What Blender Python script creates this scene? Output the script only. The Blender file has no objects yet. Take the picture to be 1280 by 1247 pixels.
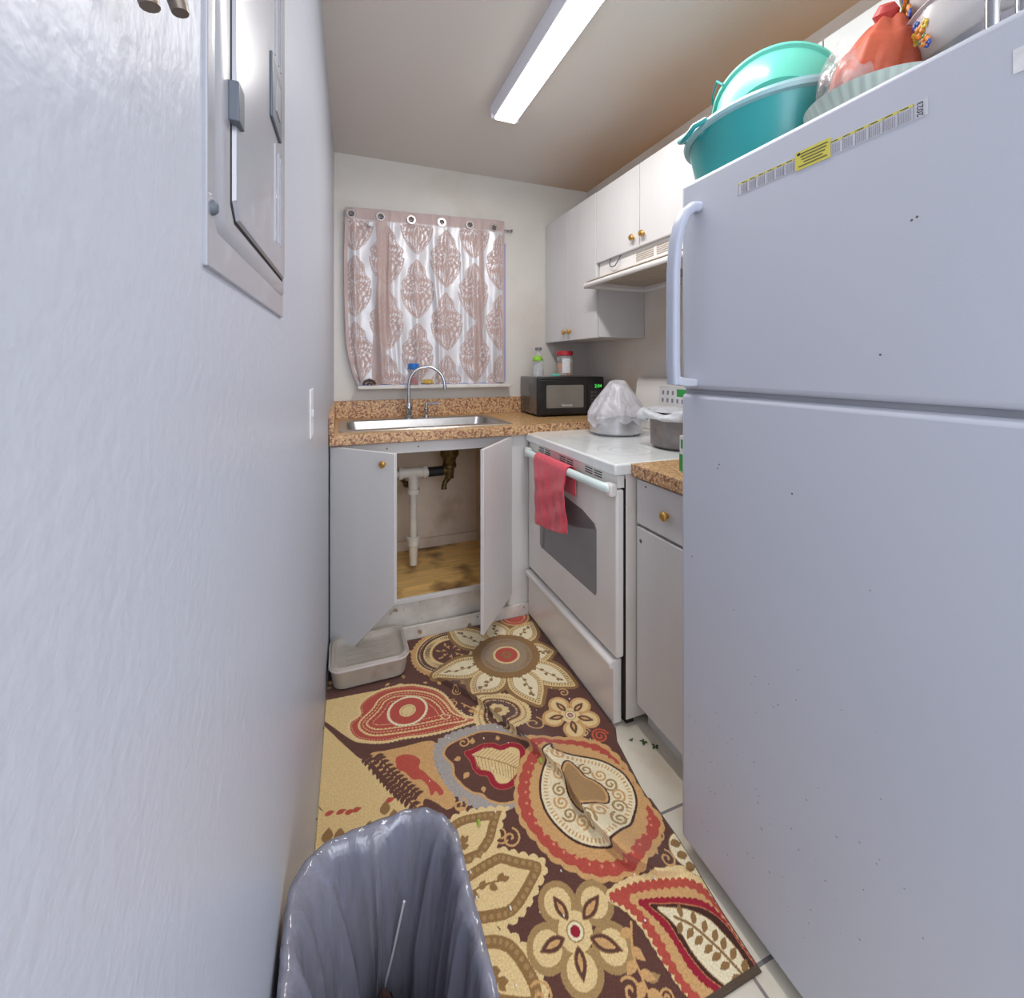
import bpy, bmesh, math, random
import numpy as np
from mathutils import Vector, Matrix
random.seed(7); rng = np.random.default_rng(7)
SC = bpy.context.scene
COL = SC.collection
PI = math.pi
def sin(a): return math.sin(a)
def cos(a): return math.cos(a)
def lin(c):
    c = c/255.0
    return c/12.92 if c <= .04045 else ((c+.055)/1.055)**2.4
def rgb(r, g, b): return (lin(r), lin(g), lin(b), 1.0)

# ---------------------------------------------------------------- materials
def nodes_of(m):
    m.use_nodes = True
    nt = m.node_tree
    return nt, nt.nodes, nt.links, nt.nodes['Principled BSDF']
def mat(name, col, rough=.5, metal=0, var=.04, vscale=6, bump=0, bscale=60, spec=.5, emit=None, estr=0, trans=0, alpha=1, coat=0, stretch=(1,1,1), stain=None, sscale=2.5, slo=.55, shi=.7, ior=1.45, sheen=0, detail=3):
    m = bpy.data.materials.new(name); nt, N, L, B = nodes_of(m)
    B.inputs['Roughness'].default_value = rough; B.inputs['Metallic'].default_value = metal
    B.inputs['Specular IOR Level'].default_value = spec; B.inputs['IOR'].default_value = ior
    B.inputs['Transmission Weight'].default_value = trans; B.inputs['Alpha'].default_value = alpha
    B.inputs['Coat Weight'].default_value = coat; B.inputs['Sheen Weight'].default_value = sheen
    tc = N.new('ShaderNodeTexCoord'); mp = N.new('ShaderNodeMapping'); mp.inputs['Scale'].default_value = stretch
    L.new(tc.outputs['Object'], mp.inputs['Vector'])
    n = N.new('ShaderNodeTexNoise'); n.inputs['Scale'].default_value = vscale; n.inputs['Detail'].default_value = detail
    L.new(mp.outputs[0], n.inputs['Vector'])
    r = N.new('ShaderNodeValToRGB')
    lo = [max(0, c*(1-var*2)) for c in col[:3]]+[1]; hi = [min(1, c*(1+var*2)) for c in col[:3]]+[1]
    r.color_ramp.elements[0].position = .3; r.color_ramp.elements[1].position = .7
    r.color_ramp.elements[0].color = lo; r.color_ramp.elements[1].color = hi
    L.new(n.outputs['Fac'], r.inputs[0]); out = r.outputs[0]
    if stain:
        n2 = N.new('ShaderNodeTexNoise'); n2.inputs['Scale'].default_value = sscale; n2.inputs['Detail'].default_value = 5
        L.new(tc.outputs['Object'], n2.inputs['Vector'])
        r2 = N.new('ShaderNodeValToRGB'); r2.color_ramp.elements[0].position = slo; r2.color_ramp.elements[1].position = shi
        r2.color_ramp.elements[0].color = (0,0,0,1); r2.color_ramp.elements[1].color = (1,1,1,1)
        L.new(n2.outputs['Fac'], r2.inputs[0])
        mx = N.new('ShaderNodeMix'); mx.data_type = 'RGBA'; mx.inputs[7].default_value = stain
        L.new(r2.outputs[0], mx.inputs[0]); L.new(out, mx.inputs[6]); out = mx.outputs[2]
    L.new(out, B.inputs['Base Color'])
    if bump:
        n3 = N.new('ShaderNodeTexNoise'); n3.inputs['Scale'].default_value = bscale; n3.inputs['Detail'].default_value = 3
        L.new(mp.outputs[0], n3.inputs['Vector'])
        b = N.new('ShaderNodeBump'); b.inputs['Strength'].default_value = bump; b.inputs['Distance'].default_value = .004
        L.new(n3.outputs['Fac'], b.inputs['Height']); L.new(b.outputs[0], B.inputs['Normal'])
    if emit:
        B.inputs['Emission Color'].default_value = emit; B.inputs['Emission Strength'].default_value = estr
    return m

def speckle(name, base, dots, scale=90, thr=.56, rough=.3, bump=0):
    """base colour with layers of irregular specks: dots = [(colour, scale, threshold)]"""
    m = bpy.data.materials.new(name); nt, N, L, B = nodes_of(m)
    B.inputs['Roughness'].default_value = rough
    tc = N.new('ShaderNodeTexCoord'); out = None
    rg = N.new('ShaderNodeRGB'); rg.outputs[0].default_value = base; out = rg.outputs[0]
    for i, (c, s, t) in enumerate(dots):
        mp = N.new('ShaderNodeMapping'); mp.inputs['Location'].default_value = (i*3.7, i*1.3, i*2.1); L.new(tc.outputs['Object'], mp.inputs[0])
        n = N.new('ShaderNodeTexNoise'); n.inputs['Scale'].default_value = s; n.inputs['Detail'].default_value = 4; n.inputs['Roughness'].default_value = .6
        L.new(mp.outputs[0], n.inputs['Vector'])
        r = N.new('ShaderNodeValToRGB'); r.color_ramp.elements[0].position = t; r.color_ramp.elements[1].position = t+.04
        r.color_ramp.elements[0].color = (0,0,0,1); r.color_ramp.elements[1].color = (1,1,1,1); L.new(n.outputs['Fac'], r.inputs[0])
        mx = N.new('ShaderNodeMix'); mx.data_type = 'RGBA'; mx.inputs[7].default_value = c
        L.new(r.outputs[0], mx.inputs[0]); L.new(out, mx.inputs[6]); out = mx.outputs[2]
    L.new(out, B.inputs['Base Color'])
    return m

M = {}
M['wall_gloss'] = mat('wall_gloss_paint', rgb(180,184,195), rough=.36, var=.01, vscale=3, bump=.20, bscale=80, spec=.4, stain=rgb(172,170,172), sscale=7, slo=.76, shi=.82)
M['wall'] = mat('wall_paint', rgb(214,209,202), rough=.5, var=.03, vscale=2.2, bump=.25, bscale=60, stain=rgb(196,186,172), sscale=1.6, slo=.55, shi=.8)
M['wall_dirty'] = mat('wall_greasy_paint', rgb(230,223,214), rough=.5, var=.03, vscale=4, bump=.15, bscale=60, stain=rgb(200,180,155), sscale=2, slo=.52, shi=.8)
M['cab'] = mat('cabinet_laminate', rgb(216,214,213), rough=.4, var=.02, vscale=5, stain=rgb(200,194,186), sscale=3, slo=.6, shi=.85, stretch=(1,1,.3))
M['cab_edge'] = mat('cabinet_edge', rgb(196,184,166), rough=.55, var=.05)
M['cab_in'] = mat('cabinet_inner_board', rgb(222,196,164), rough=.65, var=.07, vscale=5, stain=rgb(150,115,80), sscale=3, slo=.5, shi=.8)
M['cab_back'] = mat('cabinet_back_panel', rgb(232,216,198), rough=.6, var=.04, vscale=7, stain=rgb(176,140,104), sscale=4, slo=.56, shi=.8)
M['plywood'] = mat('plywood_shelf', rgb(228,186,116), rough=.45, var=.10, vscale=7, stretch=(.6,5,1), stain=rgb(110,76,44), sscale=4.5, slo=.50, shi=.66, detail=6)
M['board'] = mat('painted_toe_board', rgb(214,208,200), rough=.5, var=.05, vscale=20, stain=rgb(160,130,100), sscale=18, slo=.64, shi=.7)
M['fridge'] = mat('fridge_enamel', rgb(195,198,209), rough=.38, var=.005, vscale=3, bump=.05, bscale=260)
M['fridge_handle'] = mat('fridge_handle_plastic', rgb(186,192,208), rough=.32, var=.01)
M['gasket'] = mat('grey_gasket', rgb(150,150,156), rough=.6, var=.06)
M['stove'] = mat('stove_enamel', rgb(234,230,226), rough=.22, var=.01, coat=.3)
M['stove_side'] = mat('stove_side_enamel', rgb(222,216,208), rough=.35, var=.03)
M['cooktop'] = mat('cooktop_glass', rgb(238,242,242), rough=.2, var=.03, vscale=9, coat=.5)
M['ring'] = mat('burner_ring_print', rgb(188,190,194), rough=.2, var=.05)
M['ovenglass'] = mat('oven_window_glass', rgb(120,118,120), rough=.12, var=.03, coat=.6)
M['ovenhandle'] = mat('oven_handle_plastic', rgb(222,238,236), rough=.25, var=.01, coat=.3)
M['black'] = mat('black_plastic', rgb(38,36,36), rough=.35, var=.1)
M['dark'] = mat('dark_gap', rgb(30,26,24), rough=.8, var=.1)
M['micro'] = mat('microwave_case', rgb(86,83,83), rough=.25, var=.05, coat=.3)
M['microglass'] = mat('microwave_window', rgb(128,124,116), rough=.18, var=.06, coat=.4)
M['steel'] = mat('stainless_steel', rgb(190,186,182), rough=.28, metal=.9, var=.04, vscale=30, stretch=(1,10,1))
M['chrome'] = mat('brushed_chrome', rgb(190,192,198), rough=.18, metal=1, var=.04)
M['alu'] = mat('aluminium_pot', rgb(208,206,210), rough=.32, metal=.75, var=.04, vscale=8, stretch=(1,1,8))
M['alu_dark'] = mat('worn_aluminium_pot', rgb(140,134,132), rough=.42, metal=.7, var=.14, vscale=14)
M['brass'] = mat('brass_knob', rgb(206,160,84), rough=.28, metal=.8, var=.08, vscale=60)
M['brass_old'] = mat('tarnished_brass', rgb(110,90,55), rough=.45, metal=.7, var=.3, vscale=40)
M['pvc'] = mat('pvc_pipe', rgb(226,220,208), rough=.4, var=.04, vscale=15)
M['rubber'] = mat('rubber_coupling', rgb(28,28,28), rough=.6, var=.1)
M['panel'] = mat('panel_grey_paint', rgb(160,161,169), rough=.28, metal=.15, var=.02, coat=.3)
M['panel_dark'] = mat('panel_dark_plastic', rgb(92,98,108), rough=.4, var=.03)
M['ceil'] = None
M['crumb'] = mat('white_crumb', rgb(232,228,215), rough=.7)
M['sprig'] = mat('fresh_green_bit', rgb(150,190,70), rough=.6)
M['scraps'] = mat('dark_food_scraps', rgb(70,48,42), rough=.6, var=.4, vscale=40, bump=.8, bscale=90, stain=rgb(120,50,40), sscale=14, slo=.5, shi=.7)
M['towel'] = mat('red_towel_cloth', rgb(222,56,80), rough=.9, var=.08, vscale=120, bump=.5, bscale=300, sheen=.4)
M['teal'] = mat('teal_plastic', rgb(50,160,160), rough=.28, var=.03, coat=.2)
M['teal_rim'] = mat('pale_teal_plastic', rgb(160,200,205), rough=.35, var=.03)
M['mint'] = mat('mint_plastic', rgb(112,212,190), rough=.3, var=.02, trans=.0, coat=.2)
M['enamel'] = mat('white_enamelware', rgb(214,212,212), rough=.2, var=.01, coat=.4)
M['bowl'] = mat('ribbed_green_white_bowl', rgb(188,202,192), rough=.4, var=.03)
M['orange'] = mat('orange_fabric_bundle', rgb(196,92,64), rough=.55, var=.12, vscale=14, bump=.5, bscale=25)
M['tie'] = mat('red_bag_knot', rgb(204,76,72), rough=.5, var=.1, vscale=20, bump=.4, bscale=40)
M['tray'] = mat('grey_plastic_tray', rgb(176,168,158), rough=.45, var=.05, vscale=8, stain=rgb(150,135,115), sscale=6, slo=.6, shi=.75)
M['canwhite'] = mat('bin_plastic', rgb(208,200,198), rough=.45, var=.03)
M['leafgreen'] = mat('herb_leaf', rgb(58,98,44), rough=.6, var=.2, vscale=40)
M['lime'] = mat('lime_green_plastic', rgb(138,196,50), rough=.4, var=.05)
M['redlid'] = mat('red_lid_plastic', rgb(190,48,58), rough=.4, var=.05)
M['bluelid'] = mat('blue_lid_plastic', rgb(44,120,205), rough=.35, var=.05)
M['spice'] = mat('brown_spice', rgb(190,130,90), rough=.7, var=.15, vscale=40)
M['redsauce'] = mat('red_soap', rgb(176,24,44), rough=.3, var=.05)
M['sponge'] = mat('yellow_sponge', rgb(212,178,96), rough=.9, var=.2, vscale=60, bump=.8, bscale=150)
M['darkcloth'] = mat('dark_brown_scrubber', rgb(84,62,58), rough=.8, var=.3, vscale=50, bump=.6, bscale=120)
M['white_label'] = mat('white_label_paper', rgb(228,228,230), rough=.6, var=.05, vscale=60)
M['white_plastic'] = mat('white_plastic', rgb(222,222,224), rough=.35, var=.02)
M['grey_plastic'] = mat('grey_plastic_cap', rgb(120,118,124), rough=.4, var=.05)
M['green_print'] = mat('green_print', rgb(60,160,80), rough=.5, var=.05)
M['yellow_print'] = mat('yellow_print', rgb(214,204,86), rough=.5, var=.02)
M['ink'] = mat('dark_ink', rgb(62,62,70), rough=.6, var=.05)
M['ink_soft'] = mat('grey_ink', rgb(140,138,150), rough=.6, var=.05)
M['calpaper'] = mat('calendar_paper', rgb(205,205,212), rough=.5, var=.01)
M['screw'] = mat('screw_head_metal', rgb(120,110,100), rough=.4, metal=.6, var=.1)
M['mesh'] = mat('hood_filter_grey', rgb(178,165,148), rough=.5, metal=.2, var=.08, vscale=40)
M['bulbglass'] = mat('bulb_cover_plastic', rgb(226,222,212), rough=.3, var=.02)
M['cord'] = mat('grey_cord', rgb(104,104,112), rough=.5, var=.05)
M['flower_o'] = mat('orange_flower_print', rgb(226,140,48), rough=.3, var=.15, vscale=120)
M['flower_y'] = mat('yellow_flower_print', rgb(228,196,76), rough=.3, var=.1, vscale=120)
M['flower_b'] = mat('blue_flower_print', rgb(52,84,168), rough=.3, var=.1, vscale=120)
M['flower_g'] = mat('green_leaf_print', rgb(76,130,90), rough=.3, var=.1, vscale=120)
M['led'] = mat('green_led_digits', rgb(40,200,80), rough=.4, emit=rgb(70,220,80), estr=1.2)
M['lightbody'] = mat('fixture_housing', rgb(236,236,244), rough=.45, var=.01)
M['diffuser'] = mat('fixture_diffuser', rgb(240,240,240), rough=.5, var=0, emit=(1,.985,.96,1), estr=7)
M['rod'] = mat('curtain_rod_metal', rgb(150,140,150), rough=.35, metal=.6, var=.05)
M['grommet'] = mat('silver_grommet', rgb(206,200,198), rough=.25, metal=.7, var=.04)
M['frame'] = mat('window_frame_daylight_blue', rgb(120,142,214), rough=.45, var=.03)  # blue of the daylight at the curtain edge, put into the frame colour
M['sill'] = mat('sill_paint', rgb(214,210,204), rough=.45, var=.05, vscale=10)
M['grain'] = speckle('granite_laminate', rgb(204,162,108), [(rgb(224,190,138),85,.52),(rgb(156,106,70),70,.54),(rgb(104,68,54),105,.59),(rgb(230,208,176),150,.64)], rough=.28)
M['grain_edge'] = speckle('granite_laminate_edge', rgb(196,154,112), [(rgb(222,188,142),95,.51),(rgb(150,100,74),75,.53),(rgb(98,62,56),110,.58)], rough=.4)

def glassy(name, col, alpha, rough=.15, bump=.0, bscale=30, wrinkle=(1,1,1), spec=.6):
    """thin film: part see-through, part lit plastic"""
    m = bpy.data.materials.new(name); nt, N, L, B = nodes_of(m)
    B.inputs['Base Color'].default_value = col; B.inputs['Roughness'].default_value = rough; B.inputs['Specular IOR Level'].default_value = spec
    tc = N.new('ShaderNodeTexCoord'); mp = N.new('ShaderNodeMapping'); mp.inputs['Scale'].default_value = wrinkle; L.new(tc.outputs['Object'], mp.inputs[0])
    n = N.new('ShaderNodeTexNoise'); n.inputs['Scale'].default_value = bscale; n.inputs['Detail'].default_value = 4; n.inputs['Distortion'].default_value = 1.0
    L.new(mp.outputs[0], n.inputs['Vector'])
    r = N.new('ShaderNodeMapRange'); r.inputs[1].default_value = .3; r.inputs[2].default_value = .7
    r.inputs[3].default_value = max(0, alpha-.22); r.inputs[4].default_value = min(1, alpha+.22)
    L.new(n.outputs['Fac'], r.inputs[0]); L.new(r.outputs[0], B.inputs['Alpha'])
    if bump:
        b = N.new('ShaderNodeBump'); b.inputs['Strength'].default_value = bump; b.inputs['Distance'].default_value = .006
        L.new(n.outputs['Fac'], b.inputs['Height']); L.new(b.outputs[0], B.inputs['Normal'])
    return m
M['bagwhite'] = glassy('thin_white_bag', rgb(222,220,226), .74, rough=.3, bump=1.0, bscale=9, wrinkle=(2,2,.8))
M['bagcloth'] = glassy('knotted_white_bag', rgb(226,230,236), .95, rough=.3, bump=.8, bscale=12, wrinkle=(2,2,1))
M['liner'] = glassy('dark_bin_liner', rgb(132,133,148), .82, rough=.10, bump=.7, bscale=9, wrinkle=(4,4,.30), spec=1.0)
M['clearbag'] = glassy('clear_bag_film', rgb(230,228,230), .26, rough=.08, bump=1.0, bscale=22, spec=1.0)
M['clear'] = glassy('clear_plastic', rgb(220,224,226), .35, rough=.06, bscale=12, spec=.9)

# ceiling: off-white, smoky stain along the cabinet side
def ceiling_mat():
    m = bpy.data.materials.new('ceiling_paint'); nt, N, L, B = nodes_of(m)
    B.inputs['Roughness'].default_value = .7
    geo = N.new('ShaderNodeNewGeometry'); sep = N.new('ShaderNodeSeparateXYZ'); L.new(geo.outputs['Position'], sep.inputs[0])
    n = N.new('ShaderNodeTexNoise'); n.inputs['Scale'].default_value = 1.7; n.inputs['Detail'].default_value = 3; L.new(geo.outputs['Position'], n.inputs['Vector'])
    ma = N.new('ShaderNodeMath'); ma.operation = 'MULTIPLY_ADD'; ma.inputs[1].default_value = .55; L.new(n.outputs['Fac'], ma.inputs[0]); L.new(sep.outputs[0], ma.inputs[2])
    r = N.new('ShaderNodeMapRange'); r.interpolation_type = 'SMOOTHSTEP'; r.inputs[1].default_value = 1.22; r.inputs[2].default_value = 2.05; L.new(ma.outputs[0], r.inputs[0])
    mx = N.new('ShaderNodeMix'); mx.data_type = 'RGBA'; mx.inputs[6].default_value = rgb(214,207,200); mx.inputs[7].default_value = rgb(214,172,130)
    L.new(r.outputs[0], mx.inputs[0]); L.new(mx.outputs[2], B.inputs['Base Color'])
    n3 = N.new('ShaderNodeTexNoise'); n3.inputs['Scale'].default_value = 55; L.new(geo.outputs['Position'], n3.inputs['Vector'])
    b = N.new('ShaderNodeBump'); b.inputs['Strength'].default_value = .2; b.inputs['Distance'].default_value = .003; L.new(n3.outputs['Fac'], b.inputs['Height']); L.new(b.outputs[0], B.inputs['Normal'])
    return m
M['ceil'] = ceiling_mat()
# floor: pale square tiles, grey grout
def floor_mat():
    m = bpy.data.materials.new('floor_tile'); nt, N, L, B = nodes_of(m)
    B.inputs['Roughness'].default_value = .35
    geo = N.new('ShaderNodeNewGeometry'); mp = N.new('ShaderNodeMapping'); mp.inputs['Location'].default_value = (.20, -1.017, 0)
    L.new(geo.outputs['Position'], mp.inputs[0])
    br = N.new('ShaderNodeTexBrick'); br.offset = 0; br.inputs['Scale'].default_value = 1.0
    br.inputs['Brick Width'].default_value = .33; br.inputs['Row Height'].default_value = .33; br.inputs['Mortar Size'].default_value = .004; br.inputs['Mortar Smooth'].default_value = .1
    br.inputs['Color1'].default_value = rgb(226,218,200); br.inputs['Color2'].default_value = rgb(220,211,194); br.inputs['Mortar'].default_value = rgb(128,124,124)
    L.new(mp.outputs[0], br.inputs['Vector'])
    n = N.new('ShaderNodeTexNoise'); n.inputs['Scale'].default_value = 6; n.inputs['Detail'].default_value = 6; L.new(geo.outputs['Position'], n.inputs['Vector'])
    r = N.new('ShaderNodeValToRGB'); r.color_ramp.elements[0].position = .5; r.color_ramp.elements[1].position = .75
    r.color_ramp.elements[0].color = (0,0,0,1); r.color_ramp.elements[1].color = (.6,.6,.6,1); L.new(n.outputs['Fac'], r.inputs[0])
    mx = N.new('ShaderNodeMix'); mx.data_type = 'RGBA'; mx.inputs[7].default_value = rgb(190,168,138)
    L.new(r.outputs[0], mx.inputs[0]); L.new(br.outputs['Color'], mx.inputs[6]); L.new(mx.outputs[2], B.inputs['Base Color'])
    return m
M['floor'] = floor_mat()

# ---------------------------------------------------------------- mesh helpers
class MB:
    def __init__(s): s.bm = bmesh.new()
    def faces(s, vs, fs):
        v = [s.bm.verts.new(p) for p in vs]
        for f in fs:
            try: s.bm.faces.new([v[i] for i in f])
            except ValueError: pass
        return v
    def box(s, x0, x1, y0, y1, z0, z1):
        s.faces([(x0,y0,z0),(x1,y0,z0),(x1,y1,z0),(x0,y1,z0),(x0,y0,z1),(x1,y0,z1),(x1,y1,z1),(x0,y1,z1)],
                [(3,2,1,0),(4,5,6,7),(0,1,5,4),(1,2,6,5),(2,3,7,6),(3,0,4,7)]); return s
    def loft(s, rings, cap0=True, cap1=True, closed=True):
        R = [[s.bm.verts.new(p) for p in r] for r in rings]; n = len(R[0])
        for a, b in zip(R, R[1:]):
            for i in range(n if closed else n-1):
                j = (i+1) % n
                s.bm.faces.new((a[i], a[j], b[j], b[i]))
        if cap0: s.bm.faces.new(R[0][::-1])
        if cap1: s.bm.faces.new(R[-1])
        return s
    def lathe(s, prof, c=(0,0,0), seg=40, axis='z', cap0=False, cap1=False, sx=1, sy=1, m=None):
        rings = []
        for r, z in prof:
            ring = []
            for i in range(seg):
                a = 2*PI*i/seg; p = Vector((r*cos(a)*sx, r*sin(a)*sy, z))
                if axis == 'x': p = Vector((p.z, p.x, p.y))
                if axis == '-x': p = Vector((-p.z, p.y, p.x))
                if axis == 'y': p = Vector((p.x, p.z, -p.y))
                if axis == '-y': p = Vector((p.x, -p.z, p.y))
                if m is not None: p = m @ p
                ring.append(p+Vector(c))
            rings.append(ring)
        return s.loft(rings, cap0, cap1)
    def tube(s, pts, r, seg=12, caps=True, flat=1.0, up=None):
        pts = [Vector(p) for p in pts]; rings = []
        rs = r if isinstance(r, (list, tuple)) else [r]*len(pts)
        prev = None
        for i, p in enumerate(pts):
            t = (pts[min(i+1, len(pts)-1)]-pts[max(i-1, 0)]).normalized()
            if prev is None:
                u = Vector(up) if up else (Vector((0,0,1)) if abs(t.z) < .9 else Vector((1,0,0)))
            else: u = prev
            u = (u-t*u.dot(t)).normalized(); prev = u; w = t.cross(u)
            rings.append([p+u*rs[i]*cos(2*PI*k/seg)+w*rs[i]*flat*sin(2*PI*k/seg) for k in range(seg)])
        return s.loft(rings, caps, caps)
    def prism(s, poly, d0, d1, axis='z'):
        """poly: 2-D outline; extruded along axis between d0 and d1"""
        f = {'z': lambda a, b, d: (a, b, d), 'x': lambda a, b, d: (d, a, b), 'y': lambda a, b, d: (a, d, b)}[axis]
        s.loft([[f(a, b, d0) for a, b in poly], [f(a, b, d1) for a, b in poly]]); return s
    def grid(s, fn, nu, nv):
        R = [[s.bm.verts.new(fn(i/(nu-1), j/(nv-1))) for i in range(nu)] for j in range(nv)]
        for j in range(nv-1):
            for i in range(nu-1): s.bm.faces.new((R[j][i], R[j][i+1], R[j+1][i+1], R[j+1][i]))
        return s
    def sphere(s, c, r, seg=16, rings=10, sc=(1,1,1)):
        pr = [(r*sin(PI*i/rings)+1e-5, -r*cos(PI*i/rings)) for i in range(rings+1)]
        c = Vector(c); R = []
        for rr, z in pr: R.append([(c.x+rr*cos(2*PI*k/seg)*sc[0], c.y+rr*sin(2*PI*k/seg)*sc[1], c.z+z*sc[2]) for k in range(seg)])
        return s.loft(R)
    def xf(s, m):
        bmesh.ops.transform(s.bm, matrix=m, verts=s.bm.verts[:]); return s

ORG = {}
def tag(o, label=None, cat=None, group=None, kind=None):
    if label: o['label'] = label
    if cat: o['category'] = cat
    if group: o['group'] = group
    if kind: o['kind'] = kind
    return o
def thing(name, loc, label, cat, group=None):
    o = bpy.data.objects.new(name, None); COL.objects.link(o); o.location = loc; o.empty_display_size = .05
    ORG[o.name] = Vector(loc)
    return tag(o, label, cat, group)
def build(name, mb, m, parent=None, bevel=0, seg=2, smooth=35, solid=0, sub=0, label=None, recalc=True, offset=0):
    bm = mb.bm
    bmesh.ops.remove_doubles(bm, verts=bm.verts[:], dist=1e-6)
    if recalc: bmesh.ops.recalc_face_normals(bm, faces=bm.faces[:])
    if parent is not None: org = ORG[parent.name]
    else:
        xs = [v.co for v in bm.verts]; lo = Vector([min(v[i] for v in xs) for i in range(3)]); hi = Vector([max(v[i] for v in xs) for i in range(3)])
        org = Vector(((lo.x+hi.x)/2, (lo.y+hi.y)/2, lo.z))
    bmesh.ops.translate(bm, verts=bm.verts[:], vec=-org)
    lim = math.radians(smooth)
    for f in bm.faces: f.smooth = True
    for e in bm.edges:
        e.smooth = not (len(e.link_faces) == 2 and e.calc_face_angle(0) > lim)
    me = bpy.data.meshes.new(name); bm.to_mesh(me); bm.free()
    me.materials.append(m)
    o = bpy.data.objects.new(name, me); COL.objects.link(o)
    if parent is not None: o.parent = parent; ORG[o.name] = org
    else: o.location = org; ORG[o.name] = org
    if bevel:
        b = o.modifiers.new('bevel', 'BEVEL'); b.width = bevel; b.segments = seg; b.limit_method = 'ANGLE'; b.angle_limit = math.radians(40)
        b.harden_normals = False
    if solid:
        b = o.modifiers.new('solid', 'SOLIDIFY'); b.thickness = solid; b.offset = offset
    if sub:
        b = o.modifiers.new('sub', 'SUBSURF'); b.levels = sub; b.render_levels = sub
    if label: o['label'] = label
    return o
# a part whose parent mesh has its own (non-Empty) origin keeps the same origin as the whole thing
def structure(name, mb, m, **k):
    o = build(name, mb, m, **k); o['kind'] = 'structure'; return o
def text_mesh(txt, size, m4, depth=.0002):
    cu = bpy.data.curves.new('text', 'FONT'); cu.body = txt; cu.size = size; cu.align_x = 'CENTER'; cu.align_y = 'CENTER'; cu.extrude = depth
    o = bpy.data.objects.new('text', cu); COL.objects.link(o)
    dg = bpy.context.evaluated_depsgraph_get(); me = bpy.data.meshes.new_from_object(o.evaluated_get(dg))
    b = MB(); b.bm.from_mesh(me); b.xf(m4)
    bpy.data.objects.remove(o); bpy.data.curves.remove(cu); bpy.data.meshes.remove(me)
    return b
def rrect(cx, cy, w, l, r, n=8):
    p = []
    for (sx, sy, a0) in ((1,1,0),(-1,1,PI/2),(-1,-1,PI),(1,-1,1.5*PI)):
        for k in range(n+1):
            a = a0+PI/2*k/n
            p.append((cx+sx*(w/2-r)+r*cos(a), cy+sy*(l/2-r)+r*sin(a)))
    return p
def rnd(a, b): return random.uniform(a, b)
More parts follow.
